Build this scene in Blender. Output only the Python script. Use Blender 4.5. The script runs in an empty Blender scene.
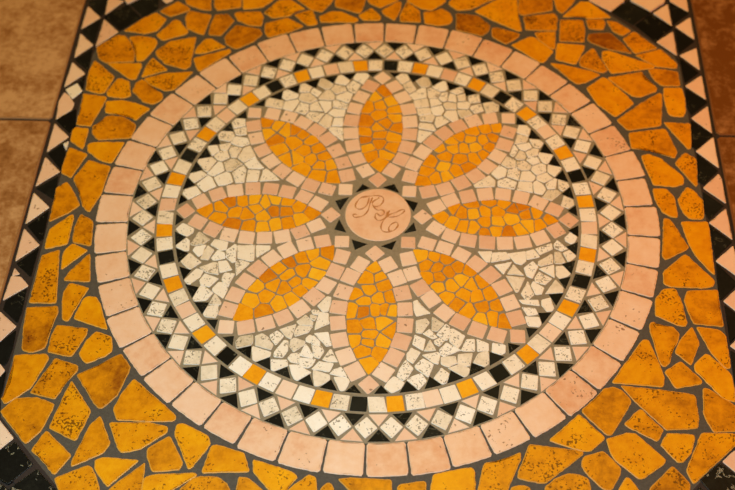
import bpy, bmesh, math, random
from mathutils import Vector, Matrix, noise
random.seed(7)
C = bpy.context.scene.collection
S = bpy.context.scene

# ---------------------------------------------------------------- camera
FPX = 1110.1
cam_d = bpy.data.cameras.new('camera'); cam = bpy.data.objects.new('camera', cam_d); C.objects.link(cam)
cam_d.sensor_fit = 'HORIZONTAL'; cam_d.sensor_width = 36.0; cam_d.lens = FPX / 735 * 36.0
cam_d.clip_start = 0.05; cam_d.clip_end = 50
cam.matrix_world = (Matrix.Translation((0.0544, -1.2036, 1.5679)) @ Matrix.Rotation(0.0590, 4, 'Z')
                    @ Matrix.Rotation(0.6289, 4, 'X') @ Matrix.Rotation(-0.0203, 4, 'Z'))
cam_d.dof.use_dof = True; cam_d.dof.focus_distance = 1.78; cam_d.dof.aperture_fstop = 3.0
S.camera = cam

# ---------------------------------------------------------------- ambient light and added unseen lamps
w = bpy.data.worlds.new('room_light'); S.world = w; w.use_nodes = True
bg = w.node_tree.nodes['Background']; bg.inputs[0].default_value = (1.0, 0.35, 0.08, 1); bg.inputs[1].default_value = 0.18

def area(name, loc, target, size, power, col, spread=math.pi):
    d = bpy.data.lights.new(name, 'AREA'); d.shape = 'DISK'; d.size = size; d.energy = power; d.color = col; d.spread = spread
    o = bpy.data.objects.new(name, d); C.objects.link(o); o.location = loc
    o.rotation_euler = (Vector(target) - Vector(loc)).to_track_quat('-Z', 'Y').to_euler()
    return o
def lamp(name, loc, target, size, rgb):
    p = max(rgb); return area(name, loc, target, size, p, tuple(c/p for c in rgb))
lamp('added_cool_key', (-0.20, -1.02, 1.12), (-0.03, -0.22, 0), 0.22, (6.0, 10.4, 15.4))  # unseen cool light, added to brighten and neutralise the near part of the mosaic
lamp('added_left_fill', (-1.9, -0.9, 2.0), (0, 0, 0), 1.0, (5.2, 7.6, 1.8))  # fill light added on the left, out of view
lamp('added_amber_overhead', (0.3, 0.3, 2.6), (0, 0, 0), 0.5, (27, 17.5, 1.8))  # added overhead light, out of view, gives the overall warm cast
lamp('added_amber_right', (1.4, 0.1, 1.0), (0.3, 0.1, 0), 0.4, (5.0, 0.9, 0.05))  # added low light, out of view, turns the right side more orange

S.view_settings.view_transform = 'Standard'; S.view_settings.look = 'None'
S.view_settings.gamma = 1.0; S.view_settings.use_curve_mapping = False
S.view_settings.exposure = 0.06

# ---------------------------------------------------------------- materials
def srgb(r, g, b):
    f = lambda c: (c/255/12.92) if c/255 <= .04045 else ((c/255+.055)/1.055)**2.4
    return (f(r), f(g), f(b), 1)

def stone_mat(name, light, mid, dark, edge, rough=.42, spec=.3, scale=26, pits=0.0, veins=None, mottle=.35, vary=1.0, pit_scale=170, bump=.15, edge_mix=.55):
    """stone whose tone comes from a per-stone number (attribute 'tone'), mottled, pitted, tinted at the rim"""
    m = bpy.data.materials.new(name); m.use_nodes = True; nt = m.node_tree; N = nt.nodes; Lk = nt.links
    b = N['Principled BSDF']; b.inputs['Roughness'].default_value = rough; b.inputs['Specular IOR Level'].default_value = spec
    geo = N.new('ShaderNodeNewGeometry')
    at = N.new('ShaderNodeAttribute'); at.attribute_name = 'tone'
    sep = N.new('ShaderNodeSeparateColor'); Lk.new(at.outputs['Color'], sep.inputs[0])
    # shift the pattern from stone to stone
    off = N.new('ShaderNodeVectorMath'); off.operation = 'MULTIPLY_ADD'; off.inputs[1].default_value = (1, 1, 1)
    sh = N.new('ShaderNodeVectorMath'); sh.operation = 'SCALE'; sh.inputs['Scale'].default_value = 7
    Lk.new(at.outputs['Color'], sh.inputs[0]); Lk.new(geo.outputs['Position'], off.inputs[0]); Lk.new(sh.outputs[0], off.inputs[2])
    def noi(sc, det, rg=.6, dist=0):
        n = N.new('ShaderNodeTexNoise'); n.inputs['Scale'].default_value = sc; n.inputs['Detail'].default_value = det
        n.inputs['Roughness'].default_value = rg; n.inputs['Distortion'].default_value = dist; Lk.new(off.outputs[0], n.inputs['Vector']); return n
    def math_(op, a, bb=None, clampit=False):
        n = N.new('ShaderNodeMath'); n.operation = op; n.use_clamp = clampit
        for i, v in enumerate((a, bb)):
            if v is None: continue
            if isinstance(v, (int, float)): n.inputs[i].default_value = v
            else: Lk.new(v, n.inputs[i])
        return n.outputs[0]
    n1 = noi(scale, 5, .6, .4); n2 = noi(scale*4.5, 4, .65)
    t = math_('MULTIPLY_ADD', n1.outputs['Fac'], mottle*3.0); N[-1].inputs[2].default_value = -mottle*1.5
    t2 = math_('MULTIPLY', math_('SUBTRACT', n2.outputs['Fac'], .5), mottle*2.0)
    tone = math_('MULTIPLY_ADD', sep.outputs[0], vary); N[-1].inputs[2].default_value = .5-.5*vary
    f = math_('ADD', math_('ADD', t, t2), tone, True)
    cr = N.new('ShaderNodeValToRGB'); e = cr.color_ramp.elements
    e[0].position = 0.0; e[0].color = dark; e[1].position = 1.0; e[1].color = light
    x = cr.color_ramp.elements.new(.5); x.color = mid
    Lk.new(f, cr.inputs[0]); col = cr.outputs[0]
    def mix(fac, a, bcol):
        n = N.new('ShaderNodeMix'); n.data_type = 'RGBA'
        if isinstance(fac, (int, float)): n.inputs[0].default_value = fac
        else: Lk.new(fac, n.inputs[0])
        Lk.new(a, n.inputs[6]) if not isinstance(a, tuple) else setattr(n.inputs[6], 'default_value', a)
        Lk.new(bcol, n.inputs[7]) if not isinstance(bcol, tuple) else setattr(n.inputs[7], 'default_value', bcol)
        return n.outputs[2]
    hgt = n2.outputs['Fac']
    if veins:
        nv = noi(scale*.9, 4, .6, 1.2)
        vd = math_('ABSOLUTE', math_('SUBTRACT', nv.outputs['Fac'], .5))
        vm = math_('LESS_THAN', vd, veins[1]); vf = math_('MULTIPLY', vm, math_('GREATER_THAN', noi(scale*.6, 2).outputs['Fac'], .53))
        col = mix(vf, col, veins[0])
    if pits > 0:
        p1 = noi(pit_scale, 2, .5, .15); msk = noi(scale*1.6, 3, .6)
        th = math_('SUBTRACT', .5 + .19*(1.5-pits), math_('MULTIPLY', math_('SUBTRACT', msk.outputs['Fac'], .5), .85))
        thr = math_('SUBTRACT', th, math_('MULTIPLY', math_('SUBTRACT', sep.outputs[1], .5), .16))
        pf = math_('MULTIPLY', math_('SUBTRACT', p1.outputs['Fac'], thr), 28, True)
        pc = tuple(c*.32 for c in dark[:3]) + (1,)
        col = mix(math_('MULTIPLY', pf, .8), col, pc)
        hgt = math_('SUBTRACT', hgt, math_('MULTIPLY', pf, 1.2))
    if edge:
        # edge colour blended in, only where the mesh carries the rim value
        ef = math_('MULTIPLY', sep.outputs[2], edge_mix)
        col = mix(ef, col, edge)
    Lk.new(col, b.inputs['Base Color'])
    bp = N.new('ShaderNodeBump'); bp.inputs['Strength'].default_value = bump; bp.inputs['Distance'].default_value = .002
    Lk.new(hgt, bp.inputs['Height']); Lk.new(bp.outputs[0], b.inputs['Normal'])
    rr = math_('MULTIPLY_ADD', n2.outputs['Fac'], .25); N[-1].inputs[2].default_value = rough-.12; Lk.new(rr, b.inputs['Roughness'])
    return m

M = {}
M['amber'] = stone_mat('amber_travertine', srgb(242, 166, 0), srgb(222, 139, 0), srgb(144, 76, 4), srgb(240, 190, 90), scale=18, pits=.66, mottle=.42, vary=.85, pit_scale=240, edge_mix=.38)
M['amber_small'] = stone_mat('amber_tesserae', srgb(252, 188, 34), srgb(244, 160, 10), srgb(212, 120, 12), srgb(236, 184, 96), scale=60, pits=0, mottle=.28, vary=.85, edge_mix=.22)
M['rose'] = stone_mat('rose_limestone', srgb(246, 207, 170), srgb(239, 190, 146), srgb(222, 150, 100), srgb(242, 206, 168), scale=14, pits=.12, mottle=.4, vary=.7, pit_scale=200)
M['rose_small'] = stone_mat('rose_tesserae', srgb(248, 218, 184), srgb(240, 196, 158), srgb(224, 166, 124), srgb(240, 212, 176), scale=40, pits=.1, mottle=.14, vary=.9)
M['white'] = stone_mat('white_travertine', srgb(254, 243, 220), srgb(247, 228, 196), srgb(206, 184, 144), srgb(250, 242, 222), scale=45, pits=.66, mottle=.26, vary=.75, pit_scale=300)
M['black'] = stone_mat('black_marble', srgb(32, 33, 27), srgb(18, 19, 16), srgb(9, 10, 8), None, rough=.5, spec=.12, scale=30, mottle=.3, veins=(srgb(84, 80, 62), .006))
M['black_veined'] = stone_mat('black_veined_marble', srgb(40, 38, 28), srgb(18, 18, 14), srgb(8, 8, 7), None, rough=.5, spec=.12, scale=42, mottle=.3, veins=(srgb(150, 140, 112), .016))
M['terracotta'] = stone_mat('terracotta_tile', srgb(206, 158, 106), srgb(164, 112, 62), srgb(112, 62, 14), srgb(120, 70, 38), rough=.5, scale=17, mottle=.62, vary=.8, pits=0)
def grout(name, a, b_, sc=220):
    m = stone_mat(name, a, b_, tuple(c*.6 for c in b_[:3])+(1,), None, rough=.8, scale=sc, mottle=.3, vary=0, bump=.4); return m
M['grout_tan'] = grout('tan_grout', srgb(170, 154, 122), srgb(146, 130, 100))
M['grout_grey'] = grout('grey_grout', srgb(108, 98, 82), srgb(86, 78, 64))
M['grout_dark'] = grout('dark_grout', srgb(74, 58, 44), srgb(54, 42, 34))

# ---------------------------------------------------------------- plan of the stones (0.1 mm, measured on the floor)
YELLOW = """-4924,4522 -4897,4505 -4640,4603 -4504,4957 -4754,5146 -4993,4967 -5324,4582
-5798,4083 -5687,3779 -5541,3652 -4978,3715 -4995,3944 -5132,4261 -5289,4452 -5437,4459
-4999,4090 -4926,3728 -4793,3738 -4652,4013 -4585,4248 -4646,4376 -4954,4444 -5190,4407
-4953,3208 -4855,3222 -4799,3578 -4827,3674 -5498,3642
-5822,3405 -5786,2906 -5486,2806 -5396,2863 -5290,3281 -5759,3720
-5361,2892 -5337,2756 -5029,2711 -4887,2770 -4981,3179 -5205,3256
-4667,2695 -4616,2627 -4422,2558 -4253,2698 -4267,2844 -4494,3012 -4643,3190 -4734,3226 -4830,3145 -4870,2907
-5296,2317 -4852,2262 -4674,2136 -4597,2270 -4449,2450 -4771,2600 -5020,2657 -5332,2621
-4711,3609 -4759,3281 -4265,3498 -4616,3840
-4545,3082 -4220,2927 -4065,2959 -3851,3297 -3753,3468 -4312,3406 -4692,3244
-5791,2418 -5801,2006 -5525,1963 -5387,2485 -5345,2647 -5355,2744 -5815,2806
-5455,1799 -5305,1624 -4697,1695 -4648,1980 -4680,2057 -4946,2233 -5166,2252 -5279,2222 -5314,2089 -5470,1980
-5821,1582 -5550,1388 -5535,1910 -5843,1942
-5445,1341 -5174,1125 -4952,1058 -4842,1411 -4795,1590 -5392,1570 -5479,1517
-5843,1029 -5836,808 -5642,693 -5438,1266 -5810,1430
-5557,744 -5576,647 -5435,412 -5287,39 -5150,-95 -5055,187 -5008,331 -4957,984 -5385,1128
-5855,445 -5833,162 -5822,-325 -5531,-131 -5347,61 -5463,268 -5679,595
-5770,-482 -5785,-752 -5765,-928 -5394,-805 -5402,-219 -5436,-142
-5343,-422 -5313,-758 -4972,-835 -5042,-276 -5290,-137
-5407,-916 -5425,-1092 -5390,-1350 -5009,-925 -5306,-789
-5240,-1388 -5309,-1569 -4846,-1587 -4961,-989
-5791,-1061 -5793,-1619 -5789,-1954 -5804,-2045 -5334,-2041 -5512,-933
-5252,-1811 -5243,-1976 -5164,-2360 -5070,-2397 -4922,-1924 -4840,-1713 -5193,-1620
-4375,-2533 -4587,-2035 -4683,-1895 -4843,-1879 -4896,-1964 -4979,-2334
-5783,-2522 -5704,-2972 -5535,-3016 -5336,-2920 -5323,-2586 -5261,-2222 -5304,-2101 -5817,-2140
-5281,-2703 -5269,-2995 -4866,-3070 -4699,-2623 -4701,-2524 -5227,-2471
-4690,-2761 -4759,-3016 -4607,-3190 -4286,-3018 -4220,-2919 -4282,-2668 -4556,-2567
-5762,-3564 -5824,-3861 -5840,-3866 -5765,-3972 -5612,-3854 -5408,-3662 -5228,-3109 -5296,-3027 -5810,-3072
-5383,-3698 -5387,-3758 -4971,-3852 -4856,-3531 -4715,-3319 -4734,-3225 -5128,-3106
-4401,-3214 -4717,-3395 -4276,-3973 -4191,-3988 -3990,-3744 -3863,-3232 -4074,-2980
-4825,-3682 -4962,-4355 -4501,-4566 -4359,-4048 -4777,-3510
-5800,-4100 -5268,-4646 -5079,-4412 -4958,-3943 -5272,-3827 -5611,-3857
-5166,-4746 -4998,-4859 -4717,-5136 -4516,-4807 -5001,-4399
-4331,-4279 -4505,-4943 -4479,-4993 -4050,-4756 -3951,-4597 -4201,-4114
-3930,-4175 -3394,-4191 -3008,-4160 -3005,-4070 -3509,-3653 -3779,-3436 -3918,-3686 -4013,-3981
-3809,-4679 -3735,-4738 -3474,-4666 -3092,-4357 -3105,-4269 -3391,-4209 -4033,-4232
-4109,-5030 -3871,-5304 -3463,-4854 -4038,-4817 -4138,-4879
-4677,-5251 -4537,-5476 -3982,-5456 -3970,-5357 -4144,-5014 -4233,-4960 -4691,-5185
-3786,-5513 -3336,-5431 -3363,-4884 -3874,-5370
-3333,-5431 -2980,-5418 -2858,-5299 -2533,-5065 -2570,-5023 -3219,-5080 -3335,-5135
-3342,-4798 -3226,-5031 -2826,-4982 -2789,-4913 -2801,-4829 -3050,-4425 -3367,-4645
-2975,-4388 -2843,-4643 -2688,-4960 -2641,-4959 -2396,-4540 -2446,-4403 -2857,-4207 -2969,-4211
-2456,-4935 -2476,-5019 -1747,-4976 -1858,-4675 -2284,-4547 -2378,-4557
-2725,-5474 -2020,-5447 -2005,-5316 -2051,-5186 -2219,-5077 -2469,-5076 -2590,-5107 -2779,-5312
-1928,-5444 -1378,-5423 -1516,-5265 -1752,-5076 -1894,-5065
-1685,-4973 -1390,-5293 -1200,-5351 -1108,-5168 -1001,-5031 -1111,-4945 -1706,-4772
-1131,-5251 -1087,-5412 -720,-5398 -701,-5235 -730,-5038 -828,-4982 -1046,-5166
-659,-5396 -430,-5388 -459,-5160 -525,-5103 -642,-5200
-242,-5185 -82,-5310 438,-5290 415,-5029 -189,-5018 -389,-5042
501,-5353 943,-5336 939,-5042 893,-5027 525,-5107
1017,-5138 1019,-5333 1674,-5309 1682,-5146 1680,-4848 1635,-4777 1154,-4885 1046,-4932
1739,-5078 1704,-5308 2100,-5293 2166,-5128 2384,-4621 2389,-4502 2088,-4649 1822,-4709
2345,-4824 2326,-4924 2630,-4996 2753,-4991 3339,-4501 3342,-4449 2535,-4359
2191,-5289 2526,-5277 2505,-5066 2384,-5031 2229,-5076
3053,-4079 2870,-4243 2852,-4296 3344,-4449 3469,-4434 3699,-4213 3415,-3897 3324,-3815
3726,-4160 3805,-4157 4145,-3613 4163,-3533 4048,-3381 3942,-3311 3778,-3335 3568,-3555 3361,-3757
3298,-4654 3351,-4787 3548,-5011 3634,-5073 3726,-5070 3877,-4817 3895,-4716 3719,-4497 3656,-4438 3370,-4523
2739,-5269 3393,-5244 3421,-5081 3402,-4917 3313,-4854 3101,-4812 2863,-4937 2734,-5067
3833,-5066 3773,-5230 4197,-5214 4138,-5054 4004,-4862 3959,-4857
3775,-4502 3858,-4617 4156,-4873 4218,-4871 4568,-4607 4592,-4539 4184,-4125 4076,-4105 3720,-4229
4309,-5015 4258,-5212 4834,-5190 4885,-5026 4926,-4943 4688,-4637
4010,-3974 4501,-4242 4617,-4040 4292,-3680
4541,-4303 4771,-4583 4849,-4580 4992,-4423 5066,-4214 5080,-4103 4673,-4097
5103,-4282 4898,-4679 4892,-4729 4958,-4932 5807,-4153 5712,-4059 5194,-4071
4239,-3574 4664,-4038 5141,-3996 5193,-3790 5185,-3612 5194,-3463 5169,-3409 4997,-3379 4681,-3336 4026,-3278
5268,-3752 5325,-3909 5385,-4047 5797,-4014 5851,-3659 5785,-3572 5410,-3291 5331,-3276
5242,-2850 5243,-2963 5625,-3466 5794,-3514 5821,-3331 5806,-2999 5511,-2670 5448,-2653
4751,-3000 4894,-3299 5309,-3203 5333,-3146 5035,-2801
3884,-3236 4703,-3280 4736,-3131 4662,-2776 4552,-2415 4470,-2406
4604,-2236 4690,-2813 4744,-2917 4850,-2845 4910,-2615 5030,-2437 5073,-2279 4983,-2136 4717,-2122 4691,-2055 4602,-2098
5087,-2376 4957,-2632 5190,-2871 5377,-2444 5301,-2133
5549,-2630 5737,-2919 5823,-2886 5828,-2291 5745,-2177 5368,-2131
5232,-1612 5325,-2073 5814,-2115 5811,-1592 5823,-1386 5306,-1424
4797,-1545 4754,-1629 4721,-1934 5085,-2121 5200,-2136 5227,-2056 5183,-1593 5107,-1377 4916,-1396
4957,-1038 4928,-1292 5041,-1351 5588,-1361 5766,-1305 5798,-1199 5399,-680 5348,-673
4973,-738 5020,-788 5454,-526 5238,23 5176,112 5087,109
5465,-438 5540,-675 5770,-1032 5816,-1072 5858,-136 5850,66 5384,50
5412,580 5388,533 5445,258 5536,124 5767,109 5801,178 5836,548 5825,547 5692,778 5591,845
4972,707 4988,520 5084,245 5217,149 5341,140 5339,578 5218,786 4981,792
4990,873 5370,838 5544,915 5547,1083 5189,1510 4976,1617 4838,1548
5437,1395 5756,851 5784,923 5841,1506 5657,1674
4670,1742 5023,1703 5451,1518 5510,1694 5380,2195 5328,2245 4668,2121
5584,1998 5723,1751 5783,1778 5842,2390 5347,2411
4655,2183 5287,2321 5397,3090 5368,3186 5017,2928 4467,2435
5424,3091 5453,2665 5519,2573 5730,2569 5789,2676 5821,2996 5803,3320 5449,3309
4002,3155 4134,2836 4456,2519 4838,2885 4739,3070 4367,3539 4290,3559 3962,3263
4567,3336 4817,3072 4971,3050 5302,3222 5314,3332 5100,3545 5080,3739 4388,3551
5262,3578 5415,3362 5770,3373 5778,3760 5388,3832 5206,3799
4330,4055 4477,3665 5330,3848 5338,3915 4491,4300 4348,4284
5375,3888 5768,3844 5785,3985 5509,4377 4985,4189
4786,4647 4990,4235 5451,4404 5033,4878
4070,4625 4125,4539 4455,4345 4929,4233 4719,4586 4535,4816 4122,4774
4133,4923 4419,4902 4478,5113 4424,5220 4091,5192
4620,4848 4794,4735 4972,4888 4687,5149 4503,5174
4116,5284 4093,5222 4607,5268 4193,5729 4024,5742 3616,5269
3891,3843 4066,3775 4299,3676 4412,3747 4181,4366 4106,4318 3909,4099 3867,3955
3667,3473 3798,3356 3982,3428 4256,3630 4063,3736 3533,3889 3294,3921
3512,4550 4000,4535 4044,4861 4025,5172 3569,5177
3401,4026 3794,3896 3986,4331 4014,4448 3468,4490
3094,3932 3174,3934 3373,4255 3006,4652 2924,4662 2546,4404
3085,4596 3317,4340 3405,4314 3445,4813 3032,4783
2850,4855 3467,4844 3511,5236 3456,5374 2825,5246
2725,5365 2784,5275 3418,5447 3444,5913 2743,5862
3523,5450 3622,5361 3851,5675 3927,5865 3463,5882
2196,5106 2684,4820 2766,4823 2720,5243 2701,5860 2382,5820 1825,5369
1445,4813 1959,4650 2106,4803 2130,4953 1886,5249 1447,5297
2164,4627 2445,4430 2698,4643 2722,4732 2273,4898 2170,4895
1280,5569 1469,5390 1742,5428 2254,5785 1386,5791
801,4974 1113,4923 1321,4990 1371,5142 1301,5323 1132,5441 1027,5377 776,5308
711,5429 922,5374 1111,5533 1237,5661 1195,5785 537,5766 411,5669
295,5232 300,5020 717,5014 692,5336 433,5619
242,5633 -87,5344 -63,5253 174,5046 292,5355 307,5603
-349,5553 -132,5417 241,5664 238,5789 -358,5772 -395,5645
-453,5040 -119,5050 -102,5160 -300,5412 -564,5177
-1327,4954 -638,4974 -557,5025 -581,5085 -928,5289 -1138,5282 -1360,5123
-1063,5439 -631,5267 -525,5239 -437,5644 -441,5738 -1059,5720
-1747,5512 -1564,5332 -1327,5258 -1134,5561 -1101,5719 -1932,5695
-1591,4843 -1386,4891 -1522,5333 -1889,5168
-2321,5046 -1971,5135 -1895,5242 -1671,5347 -2012,5630 -2244,5592 -2514,5211
-2439,4608 -2352,4480 -1931,4653 -1661,4823 -2029,5073 -2465,4878
-2959,5291 -2563,5364 -2372,5588 -2338,5683 -2999,5664
-3563,5366 -3484,5245 -3008,5351 -3042,5663 -3598,5647
-4145,5411 -3827,5265 -3620,5241 -3683,5644 -4218,5629
-4431,5032 -4077,5227 -4064,5289 -4350,5499 -4686,5178
-4123,5011 -4043,4680 -3685,4500 -3594,5106 -4075,5215
-3578,4814 -3582,4515 -3330,4493 -3103,4950 -3260,5140 -3511,5121
-3027,4952 -2760,4809 -2530,4815 -2515,5089 -2593,5240 -3056,5208 -3135,5162
-3243,4466 -3198,4261 -2976,4121 -2630,4366 -2486,4577 -2563,4724 -3054,4818
-3788,3969 -3657,3973 -3188,4173 -3507,4410 -3629,4395 -3780,4126
-3708,3583 -3632,3472 -3068,4032 -3100,4129 -3795,3837
-4552,3900 -4353,3677 -3923,3520 -3833,3607 -3824,4448 -4325,4315 -4578,4015
-4642,4483 -4492,4322 -4023,4531 -4014,4621 -4247,4928 -4333,4944""".split("\n")
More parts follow.
